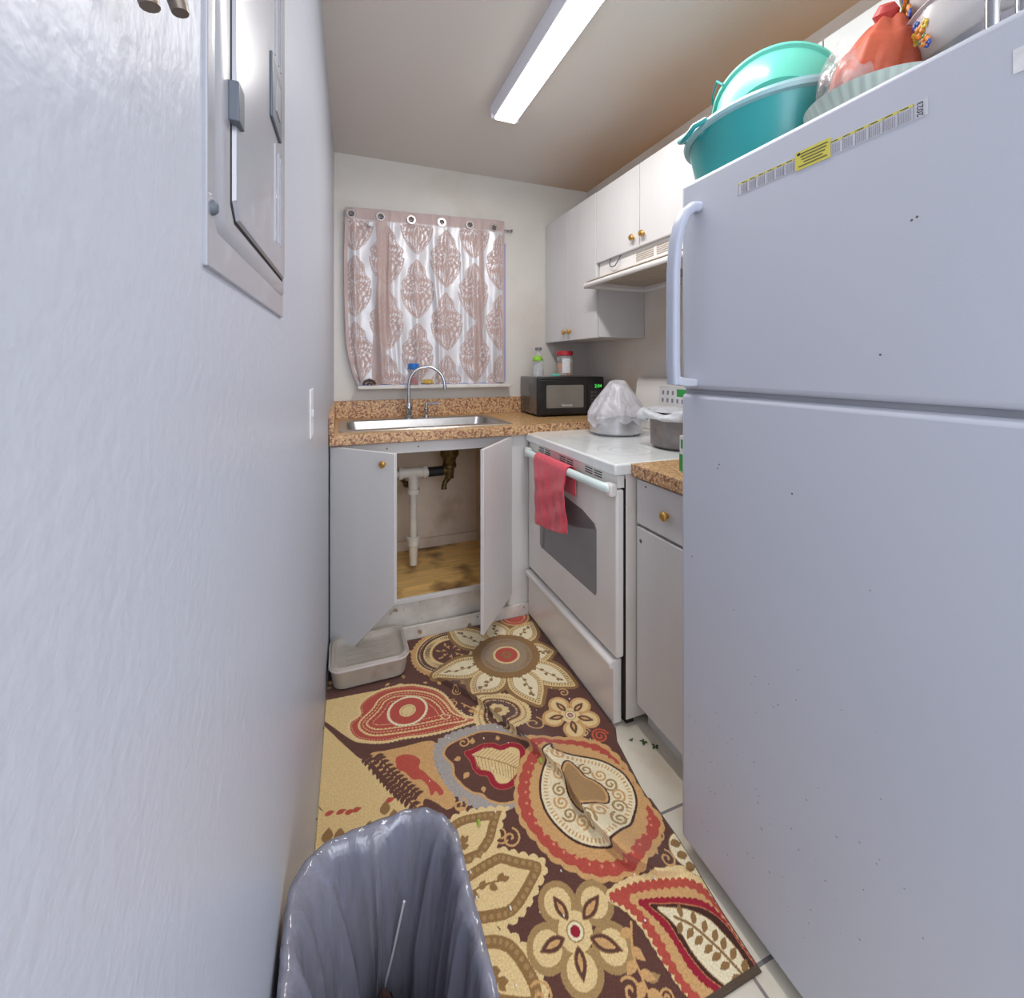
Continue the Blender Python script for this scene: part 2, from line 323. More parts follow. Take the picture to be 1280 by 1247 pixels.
# outlines of the rug's woven motifs, in metres on the floor
T = {
 'sun_c': [(0.67,1.804)],
 'sun_tips': [(0.348,1.776),(0.484,2.085),(0.691,2.072),(0.87,1.993),(0.871,1.753),(0.855,1.534),(0.687,1.496),(0.479,1.608)],
 'arc_c': [(0.442,1.918)],
 'tan1': [(-0.094,1.811),(-0.057,1.801),(-0.005,1.796),(0.056,1.792),(0.108,1.788),(0.171,1.78),(0.235,1.772),(0.164,1.522),(0.067,1.556),(0.027,1.587),(-0.004,1.637),(-0.061,1.712),(-0.092,1.773)],
 'tan2': [(-0.118,1.748),(-0.06,1.701),(-0.013,1.615),(0.027,1.551),(0.068,1.495),(0.113,1.398),(0.148,1.332),(0.127,1.326),(0.053,1.332),(0.004,1.342),(-0.037,1.354),(-0.061,1.385),(-0.087,1.386)],
 'tan3': [(-0.095,1.398),(-0.061,1.385),(-0.037,1.354),(0.053,1.332),(0.127,1.326),(0.173,1.308),(0.21,1.237),(0.254,1.18),(0.269,1.086),(0.161,1.063),(0.035,1.112),(-0.091,1.16)],
 'band': [(-0.058,1.707),(-0.018,1.655),(0.023,1.598),(0.062,1.558),(0.137,1.526),(0.202,1.523),(0.275,1.507),(0.348,1.501),(0.424,1.504),(0.478,1.508),(0.488,1.473),(0.418,1.481),(0.343,1.484),(0.271,1.487),(0.197,1.491),(0.135,1.498),(0.1,1.505),(0.068,1.492),(0.027,1.551),(-0.018,1.626),(-0.058,1.694)],
 'paisley': [(0.478,1.509),(0.427,1.534),(0.397,1.578),(0.382,1.628),(0.37,1.671),(0.341,1.715),(0.297,1.75),(0.257,1.772),(0.193,1.784),(0.139,1.78),(0.09,1.756),(0.066,1.723),(0.067,1.683),(0.035,1.661),(0.03,1.624),(0.05,1.581),(0.093,1.549),(0.146,1.529),(0.202,1.523),(0.275,1.507),(0.348,1.501),(0.414,1.505)],
 'pais_in': [(0.419,1.523),(0.38,1.573),(0.362,1.635),(0.33,1.69),(0.262,1.737),(0.189,1.753),(0.14,1.736),(0.112,1.695),(0.066,1.649),(0.069,1.609),(0.108,1.571),(0.186,1.551),(0.261,1.538),(0.339,1.531)],
 'pais_ring': [(0.23,1.642)],
 'pais_ring_r': [(0.3,1.615)],
 'pais_eye': [(0.333,1.574),(0.35,1.578),(0.367,1.561),(0.349,1.55)],
 'tanblk': [(0.1,1.505),(0.144,1.5),(0.198,1.494),(0.271,1.484),(0.296,1.465),(0.283,1.423),(0.283,1.358),(0.305,1.3),(0.309,1.247),(0.282,1.235),(0.256,1.267),(0.227,1.287),(0.21,1.237),(0.173,1.308),(0.146,1.351),(0.115,1.423),(0.073,1.493)],
 'brleaf': [(0.077,1.497),(0.115,1.423),(0.147,1.361),(0.181,1.305),(0.222,1.237)],
 'brleaf2': [(0.112,1.489),(0.145,1.422),(0.18,1.358),(0.214,1.306)],
 'redblob': [(0.17,1.456),(0.193,1.458),(0.218,1.445),(0.237,1.419),(0.228,1.395),(0.242,1.374),(0.258,1.342),(0.274,1.316),(0.283,1.289),(0.272,1.284),(0.263,1.302),(0.249,1.293),(0.246,1.322),(0.23,1.353),(0.206,1.363),(0.189,1.395),(0.17,1.412),(0.166,1.435)],
 'redbits': [(-0.026,1.343),(0.004,1.336),(0.026,1.327),(0.045,1.326),(0.135,1.321)],
 'brbits': [(-0.032,1.282),(-0.003,1.271),(0.072,1.262),(0.117,1.303),(0.137,1.27)],
 'grey': [(0.512,1.461),(0.471,1.477),(0.431,1.483),(0.387,1.486),(0.346,1.482),(0.308,1.469),(0.29,1.444),(0.283,1.406),(0.284,1.372),(0.294,1.327),(0.305,1.292),(0.32,1.261),(0.34,1.233),(0.364,1.212),(0.394,1.2),(0.438,1.183),(0.473,1.174),(0.52,1.192),(0.591,1.302),(0.591,1.354),(0.547,1.404)],
 'brown_in': [(0.511,1.432),(0.472,1.453),(0.438,1.46),(0.392,1.456),(0.356,1.451),(0.326,1.441),(0.309,1.416),(0.316,1.389),(0.327,1.365),(0.322,1.329),(0.334,1.298),(0.344,1.277),(0.361,1.255),(0.384,1.24),(0.396,1.219),(0.423,1.197),(0.455,1.188),(0.48,1.191),(0.528,1.21),(0.591,1.302),(0.591,1.354),(0.547,1.404)],
 'heart': [(0.375,1.397),(0.403,1.4),(0.435,1.406),(0.472,1.398),(0.493,1.38),(0.524,1.381),(0.55,1.365),(0.56,1.34),(0.549,1.308),(0.528,1.268),(0.497,1.244),(0.468,1.233),(0.439,1.24),(0.422,1.262),(0.418,1.292),(0.396,1.306),(0.385,1.333),(0.384,1.362)],
 'heart_v': [(0.396,1.377),(0.438,1.349),(0.482,1.315),(0.513,1.284)],
 'buds': [(0.335,1.381),(0.348,1.308),(0.393,1.245),(0.415,1.444),(0.495,1.424)],
 'bud_tips': [(0.36,1.382),(0.369,1.325),(0.397,1.265),(0.408,1.419),(0.492,1.403)],
 'red_o': [(0.665,1.343),(0.628,1.35),(0.592,1.347),(0.561,1.325),(0.529,1.295),(0.504,1.259),(0.486,1.228),(0.473,1.193),(0.465,1.158),(0.465,1.122),(0.474,1.088),(0.485,1.058),(0.496,1.026),(0.514,0.999),(0.536,0.975),(0.557,0.953),(0.582,0.936),(0.612,0.922),(0.648,0.918),(0.68,0.912),(0.708,0.917),(0.738,0.929),(0.765,0.946),(0.8,0.97),(0.821,0.992),(0.824,1.019),(0.82,1.05),(0.824,1.112),(0.828,1.18),(0.822,1.224),(0.804,1.268),(0.77,1.298),(0.723,1.325)],
 'red_b': [(0.66,1.333),(0.628,1.34),(0.598,1.333),(0.565,1.313),(0.535,1.285),(0.51,1.252),(0.494,1.225),(0.481,1.19),(0.474,1.159),(0.474,1.124),(0.484,1.091),(0.493,1.06),(0.506,1.029),(0.524,1.003),(0.547,0.981),(0.565,0.959),(0.587,0.944),(0.618,0.931),(0.65,0.927),(0.68,0.923),(0.705,0.927),(0.733,0.938),(0.759,0.956),(0.791,0.973),(0.811,0.992),(0.814,1.019),(0.81,1.05),(0.813,1.111),(0.815,1.177),(0.81,1.221),(0.794,1.26),(0.764,1.287),(0.717,1.315)],
 'tan_i': [(0.65,1.313),(0.623,1.307),(0.583,1.284),(0.552,1.25),(0.533,1.224),(0.516,1.185),(0.508,1.145),(0.507,1.117),(0.513,1.084),(0.529,1.052),(0.545,1.021),(0.571,0.997),(0.6,0.977),(0.631,0.963),(0.666,0.955),(0.693,0.953),(0.719,0.971),(0.757,0.986),(0.785,1.014),(0.809,1.054),(0.813,1.111),(0.812,1.165),(0.795,1.213),(0.767,1.251),(0.734,1.281),(0.695,1.301)],
 'line': [(0.652,1.311),(0.619,1.286),(0.588,1.256),(0.563,1.222),(0.545,1.183),(0.538,1.146),(0.541,1.108),(0.552,1.073),(0.568,1.042),(0.591,1.017),(0.621,0.998),(0.661,0.984),(0.684,0.987),(0.71,1.0),(0.735,1.01),(0.756,1.029),(0.787,1.059),(0.804,1.092),(0.807,1.123),(0.802,1.157),(0.786,1.193),(0.759,1.222),(0.72,1.247),(0.677,1.269),(0.653,1.289)],
 'bean': [(0.674,1.234),(0.646,1.209),(0.631,1.182),(0.622,1.149),(0.625,1.113),(0.637,1.089),(0.661,1.078),(0.691,1.083),(0.712,1.083),(0.725,1.104),(0.726,1.131),(0.713,1.155),(0.695,1.172),(0.689,1.203)],
 'spirals': [(0.625,1.22),(0.602,1.174),(0.59,1.139),(0.594,1.1),(0.617,1.069),(0.649,1.047),(0.686,1.058),(0.708,1.198),(0.738,1.171),(0.751,1.135),(0.752,1.098),(0.736,1.066),(0.661,1.265),(0.719,1.031)],
 'pet1': [(0.208,1.115),(0.238,1.183),(0.259,1.199),(0.309,1.214),(0.369,1.206),(0.411,1.194),(0.443,1.181),(0.426,1.161),(0.407,1.135),(0.388,1.107),(0.364,1.087),(0.334,1.07),(0.264,1.078)],
 'pet2': [(0.26,1.066),(0.3,1.081),(0.361,1.09),(0.391,1.087),(0.429,1.061),(0.476,1.029),(0.476,0.999),(0.447,0.974),(0.4,0.943),(0.363,0.931),(0.32,0.937),(0.265,0.953),(0.228,0.975)],
 'pet3': [(0.234,0.962),(0.29,0.948),(0.327,0.936),(0.356,0.915),(0.373,0.887),(0.383,0.858),(0.389,0.831),(0.388,0.804),(0.384,0.784),(0.371,0.769),(0.318,0.785),(0.244,0.828),(0.199,0.877)],
 'sprigs': [(0.27,1.107),(0.306,1.137),(0.278,1.02),(0.371,1.019),(0.282,0.89),(0.302,0.849)],
 'fl1_c': [(0.484,0.868)],
 'fl1': [(0.471,0.929),(0.551,0.899),(0.546,0.816),(0.465,0.806),(0.415,0.865)],
 'fl2_c': [(0.767,1.412)],
 'fl2': [(0.751,1.47),(0.822,1.439),(0.819,1.372),(0.75,1.351),(0.705,1.423)],
 'leaf_o': [(0.585,0.903),(0.613,0.91),(0.652,0.911),(0.687,0.905),(0.722,0.899),(0.757,0.896),(0.783,0.889),(0.813,0.866),(0.824,0.838),(0.829,0.797),(0.831,0.757),(0.826,0.714),(0.828,0.682),(0.828,0.648),(0.78,0.611),(0.672,0.632),(0.643,0.654),(0.64,0.697),(0.634,0.72),(0.631,0.743),(0.628,0.767),(0.626,0.794),(0.623,0.82),(0.613,0.85),(0.597,0.874),(0.583,0.889)],
 'leaf_r': [(0.59,0.894),(0.625,0.897),(0.665,0.893),(0.702,0.884),(0.745,0.871),(0.785,0.856),(0.808,0.831),(0.812,0.794),(0.815,0.755),(0.811,0.712),(0.811,0.679),(0.806,0.647),(0.754,0.621),(0.679,0.64),(0.652,0.671),(0.642,0.708),(0.638,0.733),(0.634,0.76),(0.634,0.799),(0.628,0.838),(0.613,0.868)],
 'leaf_t': [(0.633,0.876),(0.664,0.874),(0.696,0.866),(0.731,0.856),(0.772,0.842),(0.794,0.817),(0.802,0.789),(0.807,0.752),(0.805,0.714),(0.805,0.681),(0.796,0.656),(0.736,0.639),(0.695,0.654),(0.676,0.673),(0.663,0.698),(0.654,0.725),(0.653,0.755),(0.654,0.789),(0.65,0.824),(0.641,0.854)],
 'leaf_c': [(0.647,0.863),(0.679,0.856),(0.713,0.845),(0.746,0.832),(0.777,0.817),(0.798,0.794),(0.805,0.758),(0.805,0.722),(0.805,0.689),(0.796,0.663),(0.744,0.653),(0.71,0.668),(0.699,0.684),(0.684,0.704),(0.675,0.731),(0.674,0.757),(0.673,0.787),(0.667,0.815),(0.656,0.842)],
 'leaf_d': [(0.667,0.848),(0.695,0.839),(0.725,0.829),(0.752,0.815),(0.777,0.799),(0.794,0.777),(0.802,0.751),(0.802,0.723),(0.803,0.697),(0.8,0.673),(0.759,0.663),(0.722,0.673),(0.713,0.686),(0.698,0.71),(0.69,0.743),(0.687,0.776),(0.685,0.811)],
 'leaf_i': [(0.681,0.837),(0.707,0.827),(0.737,0.813),(0.757,0.797),(0.775,0.776),(0.783,0.75),(0.788,0.726),(0.79,0.705),(0.785,0.682),(0.75,0.676),(0.726,0.683),(0.713,0.702),(0.704,0.725),(0.699,0.753),(0.699,0.785),(0.693,0.81)],
 'leaf_st': [(0.705,0.81),(0.728,0.788),(0.742,0.763),(0.753,0.737),(0.76,0.716),(0.768,0.685)],
 'oval': [(0.811,0.949),(0.792,0.929),(0.789,0.901),(0.802,0.874),(0.82,0.853),(0.841,0.856),(0.851,0.895),(0.846,0.944),(0.837,0.956)],
 'oval_m': [(0.815,0.936),(0.809,0.908),(0.81,0.88)],
 'sp_misc': [(0.421,1.101),(0.37,0.8)],
 'sp2': [(0.634,1.418),(0.796,1.519)],
 'sp3': [(0.765,0.912),(0.541,0.745)],
 'sp4': [(0.319,1.235),(0.382,1.435)],
 'vine1': [(0.608,0.837),(0.58,0.793),(0.574,0.756),(0.571,0.729),(0.561,0.706)],
 'vine2': [(0.42,1.606),(0.452,1.564),(0.473,1.527)],
 'edge_r': [(0.621,1.61)],
 'tansemi': [(0.543,1.5)],
 'corner_red': [(0.817,1.297)],
 'topred': [(0.807,2.062)],
}
# ================================================================= THE ROOM
CE = 2.447; YB = 2.70; XR = 1.595; BK = -.75
def wx(y, off=0): return -.092+.024*y+off
b = MB(); b.box(-.6, 1.8, -1.8, 2.95, -.06, 0); structure('floor', b, M['floor'])
b = MB(); b.box(-.3, 1.8, BK, 2.95, CE, CE+.06); structure('ceiling', b, M['ceil'])
b = MB(); b.prism([(wx(BK),BK),(wx(2.9),2.9),(wx(2.9)-.1,2.9),(wx(BK)-.1,BK)], 0, CE); structure('wall_left', b, M['wall_gloss'])
b = MB(); b.box(XR, XR+.1, BK, 2.9, 0, CE); structure('wall_right', b, M['wall_dirty'])
# back wall with the window opening
WX0, WX1, WZ0, WZ1 = .12, .985, 1.125, 2.02
b = MB(); b.box(wx(YB), WX0, YB, YB+.14, 0, CE); b.box(WX1, XR, YB, YB+.14, 0, CE); b.box(WX0, WX1, YB, YB+.14, 0, WZ0); b.box(WX0, WX1, YB, YB+.14, WZ1, CE)
structure('wall_back', b, M['wall'])
w = thing('window_1', ((WX0+WX1)/2, YB+.07, WZ0), None, None); w['kind'] = 'structure'
b = MB()
b.box(WX0, WX0+.04, YB+.03, YB+.09, WZ0, WZ1); b.box(WX1-.04, WX1, YB+.03, YB+.09, WZ0, WZ1)
b.box(WX0+.04, WX1-.04, YB+.03, YB+.09, WZ0, WZ0+.04); b.box(WX0+.04, WX1-.04, YB+.03, YB+.09, WZ1-.04, WZ1); b.box(WX0+.04, WX1-.04, YB+.035, YB+.085, 1.56, 1.60)
build('window_frame', b, M['frame'], w, bevel=.002)
b = MB(); b.box(.976, .992, YB-.012, YB-.001, 1.15, 2.03); build('daylight_strip', b, M['frame'], w)  # added strip, its blue stands in for the window glow beside the curtain
glass = bpy.data.materials.new('window_glass'); nt, N, L, B = nodes_of(glass); B.inputs['Base Color'].default_value = (.8,.9,1,1); B.inputs['Roughness'].default_value = .02; B.inputs['Alpha'].default_value = .12
b = MB(); b.box(WX0+.04, WX1-.04, YB+.06, YB+.064, WZ0+.04, WZ1-.04); build('pane', b, glass, w)
b = MB(); b.box(.095, 1.012, YB-.085, YB+.03, 1.118, 1.138); structure('trim_1', b, M['sill'], bevel=.004)   # the window sill board
b = MB(); b.box(wx(2.1)+.07, .955, 2.066, 2.078, .0, .062); structure('baseboard_back', b, M['board'], bevel=.002)

# ================================================================= CEILING LIGHT
t = thing('ceiling_light', (.705, 1.3, CE), 'long slim white tube light fixture glowing on the ceiling', 'light')
b = MB(); b.prism([(.650,CE),(.652,2.415),(.664,2.392),(.774,2.392),(.786,2.415),(.788,CE)], .66, 1.965, 'y'); build('housing', b, M['lightbody'], t, bevel=.002)
b = MB(); b.prism([(.668,2.3915),(.672,2.382),(.766,2.382),(.770,2.3915)], .675, 1.95, 'y'); build('diffuser', b, M['diffuser'], t)
b = MB(); b.box(.652, .786, 1.952, 1.970, 2.394, CE); build('end_cap', b, M['lightbody'], t, bevel=.003)

# ================================================================= ELECTRICAL PANEL (left wall)
t = thing('electrical_panel', (wx(.52), .52, 1.316), 'grey metal breaker panel cover mounted on the left wall', 'electrical panel')
def wbox(b, y0, y1, z0, z1, o0, o1):
    p = [(wx(y0,o0),y0),(wx(y1,o0),y1),(wx(y1,o1),y1),(wx(y0,o1),y0)]
    b.prism(p, z0, z1); return b
b = MB(); wbox(b, .347, .69, 1.316, 2.16, -.001, .003); build('cover_plate', b, M['panel'], t, bevel=.001)
b = MB()
def rring(y0, y1, z0, z1, c, o):   # rectangle with clipped lower near corner, in wall coordinates
    return [(wx(y,o), y, z) for y, z in ((y0+c,z0),(y1-c*.3,z0),(y1,z0+c*.3),(y1,z1),(y0,z1),(y0,z0+c))]
b.loft([rring(.362,.682,1.342,2.13,.006,.002), rring(.368,.678,1.347,2.125,.006,.0055), rring(.386,.668,1.358,2.115,.008,.0065)]); fr = build('raised_frame', b, M['panel'], t)
b = MB(); b.loft([rring(.392,.655,1.362,2.11,.012,.004), rring(.394,.653,1.364,2.108,.012,.0095), rring(.398,.648,1.368,2.104,.012,.0105)]); dr = build('door', b, M['panel'], t)
b = MB(); b.loft([rring(.3885,.658,1.359,2.112,.012,.0050), rring(.3888,.657,1.3595,2.111,.012,.0068)]); build('door_gap', b, M['dark'], t)
b = MB()
for y in (.566, .592, .606):
    for z0, z1 in ((1.39,1.50),(1.60,2.0)): wbox(b, y, y+.0025, z0+(.004 if y > .58 else 0), z1, .0102, .0118)
build('door_rib', b, M['panel'], dr)
b = MB(); wbox(b, .535, .600, 1.515, 1.585, .010, .0135); lt = build('latch', b, M['panel_dark'], dr, bevel=.0015)
b = MB(); wbox(b, .556, .582, 1.532, 1.568, .0135, .0145); build('latch_slide', b, M['panel'], lt)
b = MB(); wbox(b, .384, .402, 1.432, 1.462, .006, .0135); build('hinge_clip', b, M['panel_dark'], t, bevel=.001)
for z in (1.357, 1.80):
    b = MB(); b.lathe([(.0001,.0045),(.003,.0042),(.005,.002),(.0055,0)], (wx(.356,.0025), .356, z), 16, 'x'); build('screw', b, M['panel_dark'], t)

t = thing('wall_hook', (wx(.2), .2, 1.42), 'dark metal two prong hook at the top left of the wall', 'hook')
b = MB(); wbox(b, .212, .252, 1.43, 1.49, 0, .003); build('plate', b, M['black'], t, bevel=.001)
for y0, y1, z1 in ((.222,.214,1.390),(.238,.247,1.412)):
    b = MB(); b.tube([(wx(y0,.003),y0,z1+.040),(wx(y0,.010),y0,z1+.030),(wx(y1,.014),(y0+y1)/2,z1+.016),(wx(y1,.017),y1,z1+.004),(wx(y1,.018),y1,z1)], [.003,.003,.0035,.004,.0035], 12); build('prong', b, M['screw'], t)
t = thing('wall_switch', (wx(1.17), 1.17, 1.08), 'white switch plate seen edge on, left wall by the counter', 'switch')
b = MB(); wbox(b, 1.13, 1.205, 1.08, 1.195, 0, .004); build('plate', b, M['white_plastic'], t, bevel=.0018)
b = MB(); wbox(b, 1.160, 1.175, 1.128, 1.146, .004, .007); build('toggle', b, M['white_plastic'], t, bevel=.002)

# ================================================================= SINK CABINET
CF = 2.08
t = thing('sink_cabinet', (.42, 2.38, 0), 'white base cabinet under the sink with both doors hanging open', 'cabinet')
XL = wx(CF)+.004
b = MB()
b.box(XL, .905, CF, CF+.018, .852, .906)         # top rail
b.box(XL, XL+.03, CF, CF+.018, .0, .852); b.box(.787, .905, CF, CF+.018, .0, .852)
b.box(XL+.03, .787, CF, CF+.018, .166, .186)
build('face_frame', b, M['cab'], t, bevel=.0015)
b = MB(); b.box(XL+.03, .787, CF+.02, CF+.03, .0, .168); build('kick_panel', b, M['board'], t)
b = MB(); b.box(.778, .787, CF+.001, CF+.017, .055, .150); build('wood_block', b, M['cab_edge'], t)
b = MB(); b.box(XL+.01, .86, CF+.018, 2.655, .160, .180); build('shelf', b, M['plywood'], t)
b = MB(); b.box(XL+.01, .86, 2.657, 2.672, .06, .90); build('back_panel', b, M['cab_back'], t)
for x in (XL, .862):
    b = MB(); b.box(x, x+.013, CF+.02, 2.66, .02, .90); build('side_panel', b, M['cab_in'], t)
b = MB(); b.box(.79, .815, 2.63, 2.656, .18, .90); build('corner_batten', b, M['cab_in'], t)
b = MB(); b.box(XL+.02, .85, 2.642, 2.655, .18, .235); build('back_ledge', b, M['cab_back'], t)
def board(P, Q, poly, th, side=1):
    P = Vector((P[0],P[1],0)); Q = Vector((Q[0],Q[1],0)); d = (Q-P).normalized(); n = Vector((d.y,-d.x,0))*side*th
    b = MB(); b.loft([[P+d*w+Vector((0,0,z)) for w, z in poly], [P+d*w+n+Vector((0,0,z)) for w, z in poly]]); return b, P, d, n.normalized()
b, P, d, n = board((-.036,2.072), (.204,1.847), [(0,.902),(.333,.897),(.333,.293),(.087,.031),(.044,.056),(.0,.040)], .016, -1)
dl = build('door', b, M['cab'], t, bevel=.0015, label='left door with its lower corner broken off')
def knob(c, n, parent, r=.016, m='brass'):
    n = Vector(n).normalized(); q = Vector((0,0,1)).rotation_difference(n).to_matrix().to_4x4()
    b = MB(); b.lathe([(r*.45,0),(r*.42,.008),(r*.6,.011),(r,.015),(r*1.02,.019),(r*.8,.0235),(r*.45,.0250),(r*.3,.024),(.0002,.0246)], c, 20, m=q); return build('knob', b, M[m], parent)
# which side of the board faces the room
nr = Vector((-.228,-.252,0)).normalized()
k = P+d*.285; knob((k.x+nr.x*.002, k.y+nr.y*.002, .853), nr, dl, .014)
b, P, d, n = board((.783,2.070), (.547,1.790), [(0,.900),(.362,.900),(.362,.128),(0,.126)], .016, -1)
build('door', b, M['cab'], t, bevel=.0015, label='right door swung out')
for x, z in ((.20,.877),(.34,.879),(.77,.885)):
    b = MB(); b.lathe([(.0001,.003),(.003,.002),(.004,0)], (x,CF,z), 10, '-y'); build('screw', b, M['screw'], t)
b = MB()
for x in (.14,.62,.86): b.lathe([(.0001,.002),(.003,.0015),(.004,0)], (x,2.066,.045), 10, '-y')
tag(build('screw_head', b, M['screw']), 'small row of screw heads in the floor board below the sink cabinet', 'screws', kind='stuff')

# pipes under the sink
t = thing('drain_pipe', (.42, 2.40, .20), 'white plastic drain pipe with tee standing in the open sink cabinet', 'pipe')
b = MB(); b.tube([(-.01,2.40,.688),(.46,2.40,.680)], .021, 16); build('cross_pipe', b, M['pvc'], t)
b = MB(); b.tube([(.295,2.40,.686),(.43,2.40,.684)], .027, 16); b.tube([(.365,2.40,.70),(.367,2.40,.60)], .027, 16)
for x in (.300,.425): b.tube([(x-.010,2.40,.686),(x+.010,2.40,.686)], .034, 14)
b.tube([(.366,2.40,.60),(.366,2.40,.575)], .035, 16); build('tee', b, M['pvc'], t)
b = MB(); b.tube([(.366,2.40,.60),(.366,2.40,.20)], .020, 16); build('tail_pipe', b, M['pvc'], t)
b = MB(); b.lathe([(.027,.30),(.031,.305),(.031,.33),(.035,.333),(.035,.345),(.024,.35)], (.366,2.40,0), 18); b.lathe([(.012,.20),(.018,.215),(.0235,.27),(.027,.30)], (.366,2.40,0), 18); build('slip_joint', b, M['pvc'], t)
b = MB(); b.tube([(.445,2.40,.681),(.525,2.40,.682)], .026, 16); build('coupling', b, M['rubber'], t, label='black rubber coupling')
t = thing('sink_strainer', (.555, 2.40, .60), 'tarnished brass strainer and trap below the sink bowl', 'drain')
b = MB(); b.lathe([(.05,.845),(.05,.765),(.036,.745),(.034,.72),(.038,.715),(.038,.70),(.027,.695),(.024,.655),(.024,.64)], (.56,2.40,0), 20); build('cup', b, M['brass_old'], t)
b = MB(); b.tube([(.56,2.40,.66),(.553,2.40,.64),(.535,2.395,.62),(.527,2.39,.60),(.528,2.39,.585)], [.022,.018,.014,.013,.016], 12); b.tube([(.545,2.40,.682),(.525,2.40,.682)], .022, 12); build('outlet', b, M['brass_old'], t)
t = thing('shutoff_valve', (.33, 2.50, .58), 'dark metal shutoff valve behind the white tee', 'valve')
b = MB(); b.tube([(.28,2.655,.66),(.28,2.52,.655),(.31,2.50,.64),(.345,2.50,.60)], .010, 10); b.sphere((.345,2.50,.60), .018, sc=(1,.6,1)); build('stem', b, M['brass_old'], t)

# ================================================================= COUNTERTOP (sink run)
CT = .952
t = thing('countertop', (.75, 2.38, .91), 'brown granite pattern countertop around the sink with backsplash', 'countertop')
SX0, SX1, SY0, SY1 = .015, .80, 2.165, 2.53
b = MB(); XW = wx(2.05)+.003
b.box(XW, SX0, 2.05, YB-.002, .912, CT); b.box(SX1, XR-.002, 2.078, YB-.002, .912, CT); b.box(SX1, .905, 2.05, 2.078, .912, CT); b.box(SX0, SX1, 2.05, SY0, .912, CT); b.box(SX0, SX1, SY1, YB-.002, .912, CT)
build('worktop', b, M['grain'], t)
b = MB(); b.box(XW, .905, 2.044, 2.052, .908, CT+.0006); build('front_edge', b, M['grain_edge'], t, bevel=.003)
b = MB(); b.box(.9055, XR-.002, 2.0755, 2.0785, .910, CT+.0006); build('front_edge', b, M['grain_edge'], t)
b = MB(); b.box(XW+.02, XR-.002, YB-.024, YB-.002, CT, 1.052); build('backsplash', b, M['grain_edge'], t, bevel=.002)
b = MB(); b.prism([(2.05,CT),(YB-.002,CT),(YB-.002,1.052),(2.12,1.052),(2.05,1.028)], wx(2.06)+.001, wx(2.06)+.022, 'x'); build('side_splash', b, M['grain_edge'], t, bevel=.002)

# sink
t = thing('kitchen_sink', (.41, 2.35, CT), 'single bowl stainless steel sink set into the countertop', 'sink')
def rr3(x0, x1, y0, y1, r, z): return [(x, y, z) for x, y in rrect((x0+x1)/2, (y0+y1)/2, x1-x0, y1-y0, r)]
b = MB()
b.loft([rr3(-.004,.83,2.13,2.60,.03,CT+.0005), rr3(-.002,.828,2.132,2.598,.03,CT+.004), rr3(.03,.79,2.178,2.52,.04,CT+.005), rr3(.036,.784,2.184,2.514,.045,CT+.001),
        rr3(.042,.778,2.190,2.508,.05,CT-.05), rr3(.048,.772,2.197,2.502,.06,CT-.085), rr3(.09,.73,2.23,2.47,.06,CT-.10)], cap0=False)
build('bowl', b, M['steel'], t, recalc=False)
b = MB(); b.lathe([(.045,CT-.098),(.040,CT-.096),(.030,CT-.099),(.0005,CT-.099)], (.56,2.40,0), 24); build('drain_ring', b, M['chrome'], t)
# faucet
t = thing('faucet', (.365, 2.56, CT+.004), 'tall chrome gooseneck faucet behind the sink', 'faucet')
b = MB(); b.lathe([(.024,CT+.0045),(.024,CT+.012),(.017,CT+.02),(.017,CT+.045),(.021,CT+.055),(.021,CT+.07),(.014,CT+.082),(.0105,CT+.095)], (.365,2.56,0), 20, cap0=True); build('base', b, M['chrome'], t)
pts = [(.365,2.56,CT+.08),(.365,2.56,1.14)]
for i in range(1, 17):
    a = PI-PI*i/16*1.02
    pts.append((.463+.098*cos(a), 2.56-.04*(1-cos(PI*i/32)), 1.14+.105*sin(a)))
b = MB(); b.tube(pts, .0088, 14); build('spout', b, M['chrome'], t)
e = pts[-1]; b = MB(); b.tube([(e[0],e[1],e[2]+.004),(e[0]+.001,e[1],e[2]-.014)], .0115, 14); build('nozzle', b, M['chrome'], t)
t = thing('lever_tap', (.465, 2.57, CT+.004), 'small chrome lever tap right of the gooseneck faucet', 'tap')
b = MB(); b.lathe([(.016,CT+.0045),(.016,CT+.010),(.010,CT+.018),(.010,CT+.040),(.014,CT+.046),(.014,CT+.055),(.009,CT+.062),(.009,CT+.085),(.003,CT+.090)], (.465,2.57,0), 18, cap0=True, cap1=True); build('valve_body', b, M['chrome'], t)
b = MB(); b.tube([(.460,2.57,CT+.082),(.49,2.56,CT+.083),(.535,2.55,CT+.081)], [.007,.006,.0075], 12); build('lever', b, M['chrome'], t)

